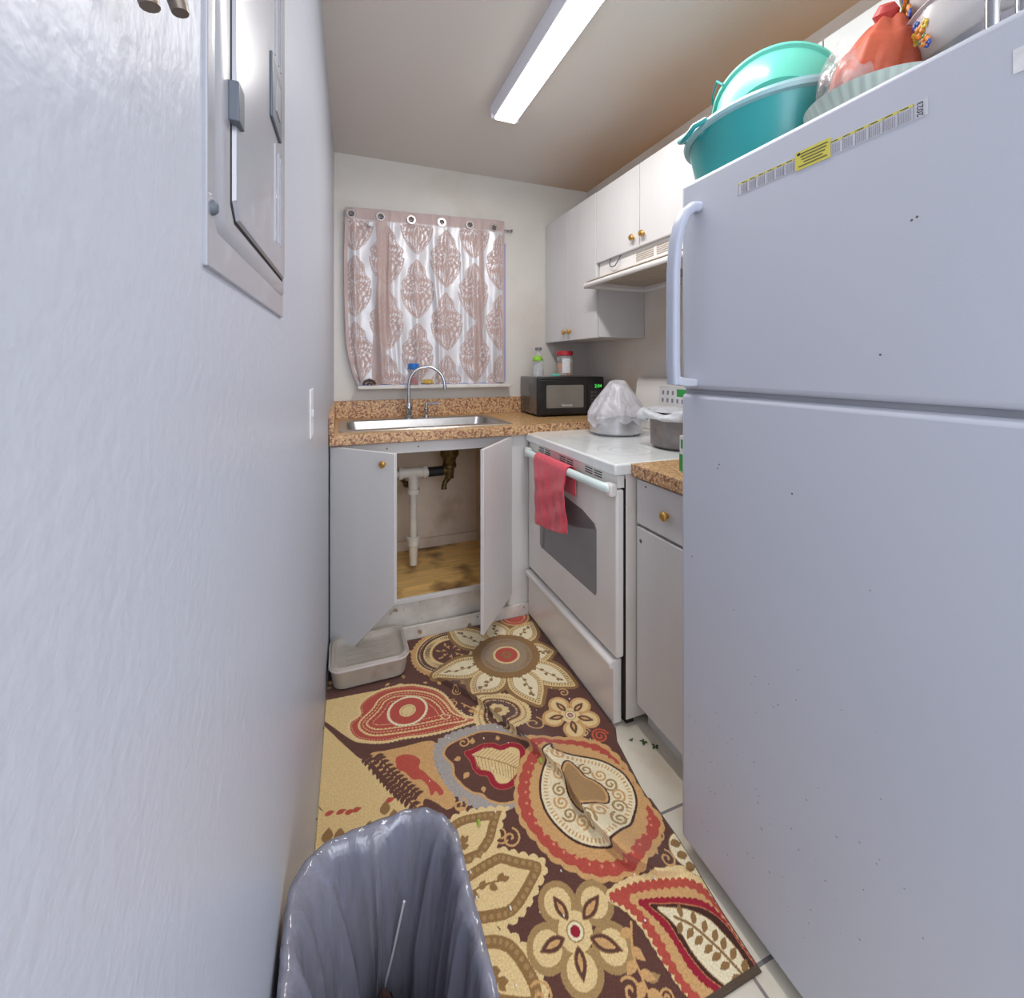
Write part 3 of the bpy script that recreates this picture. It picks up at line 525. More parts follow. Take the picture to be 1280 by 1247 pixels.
# things on the sill
SZ = 1.138
t = thing('soap_bottle', (.405, 2.645, SZ), 'clear bottle of red liquid with a blue lid standing on the window sill', 'bottle')
b = MB(); b.lathe([(.026,SZ+.001),(.0275,SZ+.006),(.0275,SZ+.045),(.0265,SZ+.046)], (.405,2.645,0), 20, cap0=True, cap1=True); build('red_liquid', b, M['redsauce'], t)
b = MB(); b.lathe([(.029,SZ),(.030,SZ+.006),(.030,SZ+.085),(.027,SZ+.095)], (.405,2.645,0), 20, cap0=True); build('bottle_body', b, M['clear'], t)
b = MB(); b.lathe([(.030,SZ+.092),(.031,SZ+.094),(.031,SZ+.122),(.026,SZ+.126)], (.405,2.645,0), 20, cap0=True, cap1=True); build('lid', b, M['bluelid'], t)
b = MB()
def blob(c, s, seed, amp=.15, seg=20, rg=12, fr=3.0):
    """irregular rounded lump"""
    b = MB(); b.sphere((0,0,0), 1, seg, rg)
    ph = [seed*1.7, seed*2.3, seed*.9]
    for v in b.bm.verts:
        p = v.co.copy(); k = 1+amp*(sin(fr*p.x+ph[0])*sin(fr*p.y+ph[1])+.6*sin(fr*1.9*p.z+ph[2]))
        v.co = Vector((c[0]+p.x*k*s[0], c[1]+p.y*k*s[1], c[2]+p.z*k*s[2]))
    return b
tag(build('sponge', blob((.487,2.645,SZ+.017), (.034,.018,.016), 3), M['sponge']), 'yellow crumpled sponge on the window sill beside the blue lidded bottle', 'sponge')
b = MB(); b.tube([(.125,2.64,SZ+.006),(.135,2.64,SZ+.024),(.158,2.638,SZ+.032),(.182,2.64,SZ+.022),(.192,2.64,SZ+.006)], [.006,.008,.009,.008,.006], 10); b.tube([(.145,2.642,SZ+.005),(.16,2.642,SZ+.014),(.176,2.642,SZ+.005)], .006, 8)
tag(build('scrubber', b, M['darkcloth']), 'dark brown coiled scrubber at the left end of the window sill', 'scrubber')

# ================================================================= CURTAIN
def curtain():
    nu, nv = 430, 430; x0, x1, zt, zb = .03, .975, 2.135, 1.142
    u = np.linspace(0,1,nu)[None,:].repeat(nv,0); v = np.linspace(0,1,nv)[:,None].repeat(nu,1)
    # folds
    s = u*2*PI; f = 0*u
    for u0, wd_, am, dr_, ph in ((.045,.016,.020,.020,0),(.185,.030,.024,.028,1),(.255,.018,.014,.015,2),(.33,.020,.010,-.02,3),(.41,.026,.015,.022,.5),(.53,.020,.018,.020,4),(.605,.026,.012,-.025,2.2),(.70,.02,.010,.015,5),(.775,.034,.020,.018,1.4),(.835,.014,.020,.008,3.3),(.93,.030,.018,-.014,.2)):
        c0 = u0+dr_*v+.008*np.sin(5*v+ph); ww = wd_*(1+.35*np.sin(4*v+ph*2)); f = f+am*np.exp(-((u-c0)/ww)**2)*(.25+.75*np.clip(v*2.2,0,1))*(1+.25*np.sin(6*v+ph*3))
    f += .0022*np.sin(26*u+9*np.sin(3.1*v))*np.sin(13*v+5*u)+.0014*np.sin(60*u-14*v)*np.sin(31*v+8*u)
    f += .008*np.exp(-((v-.93-.06*np.sin(8*u))/.035)**2)*np.sin(9*u+1)**2
    Y = YB-.040-f
    Y = np.clip(Y, 2.618, 2.690)
    lf = np.clip(1-u/.11,0,1)
    X = x0+(x1-x0)*u+.006*np.sin(5*v+3)*(1-u) +lf*(.058*np.clip((v-.70)/.30,0,1)**2)
    Z = zt+.028*u-(zt+.028*u-zb)*v
    Z = np.maximum(Z-.003*np.sin(8*s)*v, 1.1392)
    # woven damask: staggered onion shaped medallions
    P = .372; cu = u*(x1-x0)+.004*np.sin(9*v+4*s); cv = v*1.0
    best = np.full(u.shape, 9.0); ang = np.zeros(u.shape)
    for k in range(-1,5):
        for j in range(-1,5):
            for off in (0,1):
                cx = .055+k*.345+off*.1725; cz = .08+j*P+off*P/2
                dx = cu-cx; dz = cv-cz
                w = np.where(dz<0, .094*np.clip(1+dz/.182,0,1)**.62*(1-.12*np.cos(dz*70)), .094*np.cos(np.clip(dz/.165,0,1)*PI/2)**.7)
                q = np.abs(dx)/np.maximum(w,1e-4); q = np.where((dz>-.180)&(dz<.170), q, 9)
                m = q<best; best = np.where(m,q,best); ang = np.where(m, np.arctan2(dz+.012,dx), ang)
                if off == 0 and k == 0 and j == 0: pass
    lace = np.sin(10*ang+7*best)*np.cos(best*17)+.7*np.sin(cu*430+3*np.sin(cv*170))*np.sin(cv*400+2*np.cos(cu*210))
    mo = np.where(best<.86, np.where(lace>.38, .0, .95), 0)
    mo = np.where((best<1.02)&(best>=.93), .85, mo)
    mo = np.where((best>=.86)&(best<.93)&(np.sin(cv*330+cu*160)>0), .7, mo)
    # header band and hems
    mo = np.where(v<.062, .80, mo); mo = np.where((v>.062)&(v<.069), .35, mo); mo = np.where((u<.02)|(u>.985), .8, mo)
    for a, bb in ((.165,.235),(.80,.83)):      # plain rose stripes: shading of the folds put into the cloth colour
        mo = np.where((u>a+.02*np.sin(5*v))&(u<bb+.03*np.sin(4*v)), np.maximum(mo, .78), mo)
    verts = np.stack([X,Y,Z],-1).reshape(-1,3)
    # open the grommet holes
    gz = [(.062,2.098),(.221,2.100),(.393,2.103),(.573,2.108),(.747,2.112),(.902,2.112)]
    idx = np.arange(nu*nv).reshape(nv,nu)
    F = np.stack([idx[:-1,:-1],idx[1:,:-1],idx[1:,1:],idx[:-1,1:]],-1).reshape(-1,4)
    cen = verts[F].mean(1); keep = np.ones(len(F),bool)
    for gx, g in gz: keep &= ((cen[:,0]-gx)**2+(cen[:,2]-g)**2) > .0165**2
    F = F[keep]
    org = np.array([.5,2.65,zb])
    me = bpy.data.meshes.new('cloth'); me.vertices.add(len(verts)); me.vertices.foreach_set('co', (verts-org).astype(np.float32).ravel())
    me.loops.add(len(F)*4); me.loops.foreach_set('vertex_index', F.astype(np.int32).ravel())
    me.polygons.add(len(F)); me.polygons.foreach_set('loop_start', np.arange(0,len(F)*4,4,dtype=np.int32)); me.polygons.foreach_set('use_smooth', np.ones(len(F),bool))
    me.update(calc_edges=True); me.validate()
    at = me.color_attributes.new('weave_and_shade','FLOAT_COLOR','POINT'); c = np.zeros((len(verts),4),np.float32); c[:,0]=mo.ravel(); c[:,3]=1
    if len(at.data)==len(verts): at.data.foreach_set('color', c.ravel())
    m = bpy.data.materials.new('damask_satin'); nt, N, L, B = nodes_of(m)
    a = N.new('ShaderNodeVertexColor'); a.layer_name = 'weave_and_shade'; sp = N.new('ShaderNodeSeparateColor'); L.new(a.outputs[0], sp.inputs[0])
    mx = N.new('ShaderNodeMix'); mx.data_type='RGBA'; mx.inputs[6].default_value = rgb(212,210,214); mx.inputs[7].default_value = rgb(180,152,145)
    L.new(sp.outputs[0], mx.inputs[0]); L.new(mx.outputs[2], B.inputs['Base Color'])
    r = N.new('ShaderNodeMapRange'); r.inputs[3].default_value=.38; r.inputs[4].default_value=.6; L.new(sp.outputs[0], r.inputs[0]); L.new(r.outputs[0], B.inputs['Roughness'])
    r2 = N.new('ShaderNodeMapRange'); r2.inputs[3].default_value=.22; r2.inputs[4].default_value=.05; L.new(sp.outputs[0], r2.inputs[0]); L.new(r2.outputs[0], B.inputs['Metallic'])
    B.inputs['Sheen Weight'].default_value = .3
    me.materials.append(m)
    t = thing('curtain', tuple(org), 'rose and silver damask curtain with grommets covering the window over the sink', 'curtain')
    o = bpy.data.objects.new('cloth', me); COL.objects.link(o); o.parent = t; ORG[o.name] = ORG[t.name]
    sm = o.modifiers.new('solid','SOLIDIFY'); sm.thickness = .0015
    for gx, g in gz:
        b = MB(); b.lathe([(.0165,-.003),(.0255,-.003),(.027,0),(.0255,.003),(.0165,.003),(.0155,0),(.0165,-.003)], (gx,2.653,g), 28, '-y'); build('grommet', b, M['grommet'], t)
    b = MB(); b.box(.155,.178,2.632,2.635,2.035,2.058); build('care_label', b, M['white_label'], t)
    return t
curtain()
t = thing('curtain_rod', (.53, 2.66, 2.105), 'thin metal curtain rod poking out at the right of the curtain', 'curtain rod')
b = MB(); b.tube([(.035,2.674,2.100),(1.025,2.674,2.112)], .0045, 10); build('rod', b, M['rod'], t)
b = MB(); b.lathe([(.002,0),(.010,.002),(.010,.010),(.002,.014)], (1.023,2.674,2.112), 14, 'x', True, True); build('finial', b, M['rod'], t)
b = MB(); b.tube([(1.012,2.674,2.112),(1.012,YB,2.112)], .004, 8); build('bracket', b, M['rod'], t)

# ================================================================= MICROWAVE
MW = Matrix.Translation((1.068,2.358,CT)) @ Matrix.Rotation(math.radians(-4.0),4,'Z')
t = thing('microwave', (1.28, 2.50, CT), 'small black microwave oven in the counter corner right of the sink', 'microwave')
W_, D_, H_ = .428, .315, .232
b = MB(); b.box(0,W_,.022,D_,.010,H_); b.xf(MW); case = build('case', b, M['micro'], t, bevel=.006)
b = MB(); b.box(0,W_,0,.022,.008,H_+.001); b.xf(MW); build('front_frame', b, M['black'], t, bevel=.008)
b = MB(); b.box(.012,.312,-.006,.001,.018,H_-.018); b.xf(MW); dr = build('door', b, M['black'], t, bevel=.004)
b = MB(); b.prism([(x,z) for x,z in rrect(.170,.118,.236,.134,.008)], -.0075, -.0055, 'y'); b.xf(MW); build('window', b, M['microglass'], dr)
build('logo', text_mesh('Emerson', .019, MW@Matrix.Translation((.182,-.0082,.067))@Matrix.Rotation(PI/2,4,'X')), M['white_label'], dr)
b = MB(); b.box(.320,.418,-.004,.001,.018,H_-.018); b.xf(MW); cp = build('control_panel', b, M['black'], t, bevel=.002)
build('clock_digits', text_mesh('2:04', .028, MW@Matrix.Translation((.386,-.0050,.176))@Matrix.Rotation(PI/2,4,'X')), M['led'], cp)
b = MB()
for r_ in range(5):
    for c_ in range(3): b.box(.336+c_*.025,.353+c_*.025,-.0055,-.0035,.050+r_*.021,.062+r_*.021)
b.xf(MW); build('keypad', b, M['micro'], cp)
b = MB()
for i in range(7): b.box(-.0008,.001,.14,.27,.03+i*.012,.036+i*.012)
b.xf(MW); build('side_vent', b, M['black'], case)
for x, y in ((.03,.03),(.40,.03),(.03,.28),(.40,.28)):
    b = MB(); b.lathe([(.012,0),(.012,.011)], (x,y,0), 12, cap0=True, cap1=True); b.xf(MW); build('foot', b, M['black'], t)
# on the microwave
MT = CT+H_+.0015
def bottle(name, loc, prof, label, cat='bottle', m='clear'):
    t = thing(name, loc, label, cat); b = MB(); b.lathe([(r, z+loc[2]) for r, z in prof], (loc[0],loc[1],0), 24, cap0=True); build('bottle_body', b, M[m], t); return t
p = (1.105,2.44,MT); t = bottle('glass_bottle', p, [(.026,0),(.029,.004),(.029,.055),(.022,.072),(.014,.085),(.013,.10)], 'clear bottle with a domed lime green cap on the microwave')
b = MB(); b.lathe([(.014,.092),(.030,.094),(.031,.102),(.026,.116),(.015,.124),(.0005,.126)], p, 22, cap0=True); build('cap', b, M['lime'], t)
p = (1.165,2.56,MT); t = bottle('tall_bottle', p, [(.030,0),(.034,.006),(.034,.09),(.028,.115),(.014,.142),(.012,.165)], 'tall clear bottle with a grey cap at the back corner of the microwave')
b = MB(); b.lathe([(.0135,.160),(.021,.161),(.021,.176),(.019,.178)], p, 18, cap0=True, cap1=True); build('cap', b, M['grey_plastic'], t)
p = (1.318,2.50,MT); t = bottle('spice_jar', p, [(.045,0),(.050,.005),(.050,.115),(.045,.128)], 'clear jar of brown spice with a red lid on the microwave', 'jar')
b = MB(); b.lathe([(.0465,.003),(.0475,.006),(.0475,.078),(.045,.082)], p, 24, cap0=True, cap1=True); build('spice', b, M['spice'], t)
b = MB(); b.lathe([(.047,.128),(.052,.130),(.052,.152),(.049,.156)], p, 28, cap0=True, cap1=True); build('lid', b, M['redlid'], t)
b = MB(); pr = [(p[0]+.0508*cos(a), p[1]+.0508*sin(a)) for a in np.linspace(-2.35,-1.35,12)]; pr2 = [(p[0]+.0514*cos(a), p[1]+.0514*sin(a)) for a in np.linspace(-1.35,-2.35,12)]
b.prism(pr+pr2, MT+.02, MT+.11); build('label', b, M['white_label'], t)
tag(build('bottle_cap', blob((1.215,2.42,MT+.009),(.026,.018,.009),5,.2), M['mint']), 'little teal plastic lid in front of the spice jar on the microwave', 'lid')

# ================================================================= STOVE
SY, SYF = 1.297, 2.070
t = thing('stove', (1.2, 1.68, 0), 'white electric stove with smooth glass top between the cabinets', 'stove')
b = MB(); b.box(.922, 1.585, SY, SYF, .03, .873); body = build('body', b, M['stove_side'], t, bevel=.003)
for x in (.935, 1.5):
    b = MB(); b.box(x, x+.03, SY+.02, SYF-.02, 0, .03); build('foot', b, M['dark'], t)
b = MB(); b.box(.917, .922, SY+.003, SYF-.003, .035, .86); build('front_gap', b, M['dark'], t)
b = MB(); b.box(.872, 1.585, SY-.006, SYF+.004, .874, .915); top = build('cooktop', b, M['cooktop'], t, bevel=.007, seg=3)
def annulus(b, c, r0, r1, z0, z1, seg=48): b.lathe([(r0,z0),(r1,z0),(r1,z1),(r0,z1),(r0,z0)], (c[0],c[1],0), seg)
for c, r in (((1.055,1.50),.105),((1.055,1.87),.085),((1.36,1.50),.085),((1.36,1.87),.105)):
    b = MB(); annulus(b, c, r-.0025, r, .9149, .9154); annulus(b, c, r*.55-.002, r*.55, .9149, .9154); build('burner_ring', b, M['ring'], top)
b = MB(); b.box(.890, .918, SY+.004, SYF-.004, .8285, .872); vp = build('vent_strip', b, M['stove'], t, bevel=.003)
for k in range(3):
    b = MB()
    for g in range(2):
        for r_ in range(3):
            y = 1.40+k*.215+g*.065
            b.box(.8885,.8905, y, y+.052, .842+r_*.009, .845+r_*.009)
    build('vent_slot', b, M['dark'], vp)
b = MB(); b.box(.885, .917, SY+.004, SYF-.004, .245, .824); door = build('oven_door', b, M['stove'], t, bevel=.008, seg=3)
win = [(1.435,.400),(1.428,.415),(1.428,.645),(1.440,.664),(1.53,.690),(1.675,.703),(1.82,.690),(1.912,.664),(1.925,.645),(1.925,.415),(1.915,.400)]
b = MB(); b.prism(win, .8835, .8875, 'x'); build('window', b, M['ovenglass'], door)
b = MB(); hp = [(.880,1.318,.826),(.864,1.322,.828),(.853,1.35,.830)]+[(.853-.008*sin(PI*i/12),1.35+.65*i/12,.830) for i in range(1,12)]+[(.853,2.00,.830),(.862,2.03,.828),(.876,2.04,.826)]
b.tube(hp, .0165, 14, flat=.9); hd = build('handle', b, M['ovenhandle'], door)
for y in (1.302, 2.022):
    b = MB(); b.box(.860,.892,y,y+.040,.800,.846); build('handle_bracket', b, M['stove'], door, bevel=.008, seg=3)
b = MB(); b.prism([(.917,.012),(.884,.012),(.884,.200),(.868,.206),(.866,.224),(.874,.232),(.917,.232)][::-1], SY+.020, SYF-.004, 'y'); build('drawer', b, M['stove'], t, bevel=.004, seg=3)
b = MB(); b.prism([(1.585,.915),(1.515,.915),(1.535,1.16),(1.548,1.185),(1.585,1.19)][::-1], SY, SYF, 'y'); bg = build('backguard', b, M['stove'], t, bevel=.008, seg=3)
tl = math.atan2(.02,.245)
def onbg(y, z): return 1.515+(z-.915)*.02/.245
b = MB(); b.prism([(onbg(0,1.055)-.0015,1.055),(onbg(0,1.148)-.0015,1.148),(onbg(0,1.148)+.004,1.148),(onbg(0,1.055)+.004,1.055)], 1.50, 1.872, 'y'); cp = build('control_panel', b, M['white_plastic'], bg, bevel=.001)
for r_ in range(2):
    for c_ in range(8):
        y = 1.845-c_*.035; z = 1.078+r_*.038
        if r_ == 1 and 2 < c_ < 6: continue
        b = MB(); b.box(onbg(0,z)-.0035, onbg(0,z), y-.012, y, z-.010, z+.010); build('button', b, M['ink_soft'], cp)
b = MB(); b.box(onbg(0,1.12)-.004, onbg(0,1.12), 1.655, 1.74, 1.100, 1.136); build('display', b, M['green_print'], cp)
for y in (1.36,1.43):
    b = MB(); b.lathe([(.024,0),(.024,.012),(.018,.022),(.006,.024)], (onbg(0,1.08),y,1.08), 20, '-x', True, True); build('control_dial', b, M['white_plastic'], bg)

# towel over the oven handle
def towel():
    nu, nv = 50, 70
    def fn(u, v):
        L = .285-.055*u+.012*sin(3*u)
        tot = .10+.06+L; s = v*tot; y = 1.868-.305*u
        rip = .003*sin(u*9+v*4.0)+.0016*sin(u*23-v*9)+.0014*sin(v*31+u*6)
        if s < .10: x = .8715; z = .732+s; y -= .0
        elif s < .16: a = PI*(s-.10)/.06; x = .850+.0215*cos(a); z = .832+.0215*sin(a)
        else:
            d = s-.16; k = min(1, d/.08)
            x = .8285-.002*k+(rip-.004)*k; z = .832-d
            y += (-.035*(1-u)*d/.28-.018*u*d/.25+.006*sin(d*22)*u)*k
        return (x, y, z)
    b = MB(); b.grid(fn, nu, nv)
    o = build('red_towel', b, M['towel'], solid=.003, smooth=80, recalc=False)
    tag(o, 'red dish towel draped over the oven door handle', 'towel')
towel()

# pots on the cooktop
PZ = .9158
def pot(name, c, r, h, m, label, taper=.97):
    t = thing(name, (c[0],c[1],PZ), label, 'pot')
    b = MB(); b.lathe([(r*.88*taper,PZ),(r*taper,PZ+.012),(r,PZ+h-.004),(r+.007,PZ+h),(r+.006,PZ+h+.003),(r-.002,PZ+h),(r*taper-.003,PZ+.014),(.0005,PZ+.006)], (c[0],c[1],0), 56, cap0=True); build('pot_body', b, m, t)
    return t
C1 = (1.278,1.885)
t = pot('cooking_pot', C1, .132, .094, M['alu'], 'shiny aluminium pot wrapped in a white plastic bag at the back of the stove')
b = MB(); b.tube([(C1[0]+.10,C1[1]-.088,PZ+.07),(C1[0]+.128,C1[1]-.115,PZ+.072),(C1[0]+.128,C1[1]-.145,PZ+.07),(C1[0]+.118,C1[1]-.15,PZ+.07)], .006, 8); build('handle', b, M['white_plastic'], t)
def bagdome(c):
    nu, nv = 96, 44; b = MB(); R = []
    for j in range(nv):
        v = j/(nv-1); ring = []
        for i in range(nu):
            a = 2*PI*i/nu
            wr = .05*sin(7*a+3*v)+.03*sin(13*a-5*v)+.02*sin(23*a+9*v)
            if v < .22: rr = .141+.004*sin(9*a)+.010*max(0,cos(a-3.75))**10*(v/.22); z = PZ+.060+.012*sin(3*a+1)+v/.22*.035+(.01*sin(11*a))*(1-v/.22)
            else:
                k = (v-.22)/.78; kk = min(1,k/.86); rr = .143*(1-.70*kk**1.15)*(1+wr*.75*min(1,k*3)*(1-k)); rr *= math.sqrt(max(.0004,1-max(0,(k-.80)/.2)**2)); z = PZ+.095+.150*min(1,k/.86)**.92+.014*max(0,(k-.80)/.2)+.004*sin(9*a)*(1-k)+.006*cos(2*a+1)*k
            rr += .042*max(0,cos(a-3.72))**18*max(0,1-abs(v-.25)/.22)
            ring.append((c[0]+.012*v+rr*cos(a), c[1]+rr*sin(a), z))
        R.append(ring)
    b.loft(R, False, True); return b
tag(build('plastic_bag', bagdome(C1), M['bagwhite'], smooth=70), 'thin white plastic bag pulled over the shiny aluminium pot', 'plastic bag')
C2 = (1.318,1.470)
t = pot('deep_pot', C2, .128, .128, M['alu_dark'], 'dull grey worn pot at the front right of the stove')
b = MB()
for i in range(40): pass
R = []
for j in range(14):
    v = j/13; ring = []
    for i in range(72):
        a = 2*PI*i/72
        th = 2*PI*v
        rr = .134+.020*cos(th)+.006*sin(6*a+2*th)+.004*sin(13*a); z = PZ+.134+.020*sin(th)*(1+.35*sin(3*a+1))+.006*sin(5*a)
        ring.append((C2[0]+rr*cos(a)-.018*max(0,cos(a-2.6))**6, C2[1]+rr*sin(a)+.012*max(0,cos(a-2.6))**6, z))
    R.append(ring)
b = MB(); b.loft(R[:-1]+[R[0]], False, False)
b.lathe([(.128,PZ+.148),(.09,PZ+.156),(.04,PZ+.150),(.001,PZ+.155)], (C2[0],C2[1],0), 40)
tag(build('white_bag', b, M['bagcloth'], smooth=70), 'white plastic bag twisted around the rim of the dull grey pot', 'plastic bag')

# ================================================================= RIGHT BASE CABINET
t = thing('drawer_cabinet', (1.25, 1.12, 0), 'white base cabinet with one drawer and door between stove and refrigerator', 'cabinet')
b = MB(); b.box(.974, 1.585, .945, 1.288, .10, .872); b.box(1.005, 1.585, .945, 1.288, 0, .10); build('carcass', b, M['cab'], t, bevel=.001)
b = MB(); b.box(.955, .973, .948, 1.284, .710, .862); d1 = build('drawer', b, M['cab'], t, bevel=.0025)
knob((.955,1.128,.782), (-1,0,0), d1, .015)
b = MB(); b.box(.955, .973, .948, 1.284, .088, .700); d2 = build('door', b, M['cab'], t, bevel=.0025)
b = MB(); b.lathe([(.0001,.001),(.005,.001),(.007,0)], (.9548,1.262,.655), 12, '-x'); build('screw_hole', b, M['screw'], d2)
b = MB(); b.lathe([(.0001,.001),(.003,.001),(.004,0)], (.9548,1.235,.845), 12, '-x'); build('screw_hole', b, M['screw'], d1)
t = thing('small_countertop', (1.26, 1.12, .872), 'brown granite pattern counter piece between stove and refrigerator', 'countertop')
b = MB(); b.box(.942, 1.597, .94, 1.288, .875, .914); build('worktop', b, M['grain'], t)
b = MB(); b.box(.935, .943, .94, 1.289, .873, .9145); build('front_edge', b, M['grain_edge'], t, bevel=.002)
t = thing('carton', (1.035, 1.07, .9145), 'white carton with green print beside the refrigerator edge', 'carton')
b = MB(); b.box(1.005, 1.065, 1.02, 1.132, .9148, 1.030); c = build('box', b, M['white_label'], t, bevel=.001)
b = MB(); b.box(1.004, 1.006, 1.104, 1.126, .99, 1.018); b.box(1.004,1.006,1.118,1.1322,.918,.972); build('printed_mark', b, M['green_print'], c)

# ================================================================= REFRIGERATOR
FX, FY0, FY1, FT = .826, .130, .926, 1.716
t = thing('refrigerator', (1.2, .53, 0), 'large white two door refrigerator filling the right side', 'refrigerator')
b = MB(); b.box(FX+.068, 1.575, FY0+.004, FY1-.002, .03, FT-.006); b.box(FX+.10, 1.55, FY0+.03, FY1-.03, 0, .03); build('cabinet_body', b, M['fridge'], t, bevel=.006)
b = MB(); b.box(FX+.058, FX+.068, FY0+.010, FY1-.010, .045, FT-.012); b.box(FX+.012, FX+.060, FY0+.006, FY1-.006, 1.178, 1.192); build('gasket', b, M['gasket'], t)
b = MB(); b.box(FX, FX+.058, FY0, FY1, 1.191, FT); fz = build('freezer_door', b, M['fridge'], t, bevel=.012, seg=4)
b = MB(); b.box(FX, FX+.058, FY0, FY1, .035, 1.180); fd = build('fridge_door', b, M['fridge'], t, bevel=.012, seg=4)
# the arched freezer handle
def hring(c, t, w, d):
    t = Vector(t).normalized(); u = Vector((0,1,0)); n = t.cross(u)
    return [Vector(c)+u*x+n*y for x, y in rrect(0,0,w,d,min(w,d)*.38,4)]
hp = [((.826,.866,1.640),(-.9,0,.15)),((.808,.868,1.638),(-1,0,-.2)),((.790,.872,1.622),(-.8,0,-.8)),((.776,.876,1.590),(-.35,0,-1)),((.768,.880,1.545),(-.1,0,-1)),((.764,.882,1.48),(0,0,-1)),((.764,.883,1.36),(0,0,-1)),((.765,.884,1.25),(.02,0,-1)),((.768,.884,1.205),(.1,0,-1))]
b = MB(); b.loft([hring(c, tt, .034 if i > 2 else .030, .022+.004*(i < 3)) for i, (c, tt) in enumerate(hp)]); h = build('handle', b, M['fridge_handle'], fz, smooth=50)
b = MB(); b.prism([(.7670,1.2035),(.7670,1.226),(.790,1.220),(.8262,1.216),(.8262,1.1990),(.79,1.1995)], .866, .902, 'y'); build('handle_foot', b, M['fridge'], h, bevel=.004, seg=3)
# fly specks / scuffs on the doors
b = MB()
for i in range(120):
    y = .90-abs(random.gauss(0,.22)); z = .12+abs(random.gauss(0,.30))
    if y < .15 or z > 1.1: continue
    s = rnd(.0004,.0012); b.lathe([(.00005,.0002),(s,.0001)], (FX-.00005,y,z), 6, '-x', sy=rnd(1,2.2))
for y, z in ((.467,1.268),(.424,1.475),(.417,1.478),(.886,.772),(.80,1.02),(.805,1.01),(.62,1.0)):
    b.lathe([(.00005,.0002),(.002,.0001)], (FX-.00005,y,z), 8, '-x')
s_ = build('speck', b, M['screw'], fd, label='scattered brown specks'); s_['kind'] = 'stuff'
# calendar strip
t = thing('calendar_strip', (FX-.0005, .58, 1.628), 'long 2023 calendar strip stuck on the freezer door', 'calendar')
def fq(b, y0, y1, z0, z1, o0=.0003, o1=.0008): b.box(FX-o1, FX-o0, y0, y1, z0, z1); return b
b = MB(); fq(b, .404, .750, 1.628, 1.654, 0, .0006); build('paper_strip', b, M['calpaper'], t)
b = MB(); fq(b, .421, .745, 1.6495, 1.6535, .0004, .0008); build('month_bar', b, M['yellow_print'], t)
b = MB(); fq(b, .546, .613, 1.626, 1.6615, .0004, .0011); yc = build('yellow_card', b, M['yellow_print'], t)
RM = Matrix.Rotation(-PI/2,4,'Z')@Matrix.Rotation(PI/2,4,'X')
b = MB()
for i in range(7):
    for base, stp in ((.615,.0218),(.421,.0208)):
        y = base+i*stp
        if y < .748: fq(b, y-.0004, y+.0004, 1.6285, 1.6535, .0004, .0010)
for base in (.424,.616):
    for i in range(6):
        for r_ in range(5): fq(b, base+i*.0212, base+i*.0212+.0165, 1.6305+r_*.0036, 1.6309+r_*.0036, .0004, .0009)
        for c_ in range(6): fq(b, base+i*.0212+.001+c_*.003, base+i*.0212+.0014+c_*.003, 1.630, 1.648, .0004, .0009)
build('day_grid', b, M['ink_soft'], t)
b = MB()
for base in (.428,.620):
    for i in range(6): fq(b, base+i*.0212, base+i*.0212+.011, 1.6508, 1.6524, .0007, .0010)
for i, (a, c) in enumerate(((.551,.605),(.553,.602),(.556,.600),(.560,.596),(.552,.606))): fq(b, a, c, 1.6545-i*.0058, 1.6563-i*.0058, .001, .0014)
fq(b, .603, .609, 1.6535, 1.6585, .001, .0014); build('printed_line', b, M['ink'], t)
build('year', text_mesh('2023', .0115, Matrix.Translation((FX-.0008,.4125,1.641))@RM@Matrix.Rotation(PI/2,4,'Z')), M['ink'], t)
b = MB(); fq(b, .285, .312, 1.632, 1.664, 0, .0008); tag(build('paper_note', b, M['white_label']), 'small pale paper at the right end of the freezer door', 'paper')

# ================================================================= UPPER CABINETS
UX = 1.28
def upper(name, y0, y1, z0, z1, splits, knobs, label):
    t = thing(name, ((UX+XR)/2, (y0+y1)/2, z0), label, 'cabinet')
    b = MB(); b.box(UX+.019, XR-.002, y0+.001, y1-.001, z0, z1); build('carcass', b, M['cab'], t, bevel=.001)
    ys = [y0]+splits+[y1]
    for i in range(len(ys)-1):
        b = MB(); b.box(UX, UX+.017, ys[i]+.002, ys[i+1]-.002, z0-.004, z1); dd = build('door', b, M['cab'], t, bevel=.0015)
        for ky, kz in knobs:
            if ys[i] < ky < ys[i+1]: knob((UX,ky,kz), (-1,0,0), dd, .0145)
    return t
upper('wall_cabinet', 2.072, YB-.003, 1.405, 2.176, [2.385], [(2.353,1.452),(2.417,1.452)], 'tall white two door wall cabinet above the microwave')
upper('wall_cabinet', 1.318, 2.070, 1.80, 2.174, [1.700], [(1.668,1.845),(1.742,1.845)], 'white wall cabinet with two doors directly above the range hood')
upper('wall_cabinet', .42, 1.316, 1.80, 2.174, [.868], [], 'white wall cabinet over the refrigerator behind the basins and pots')

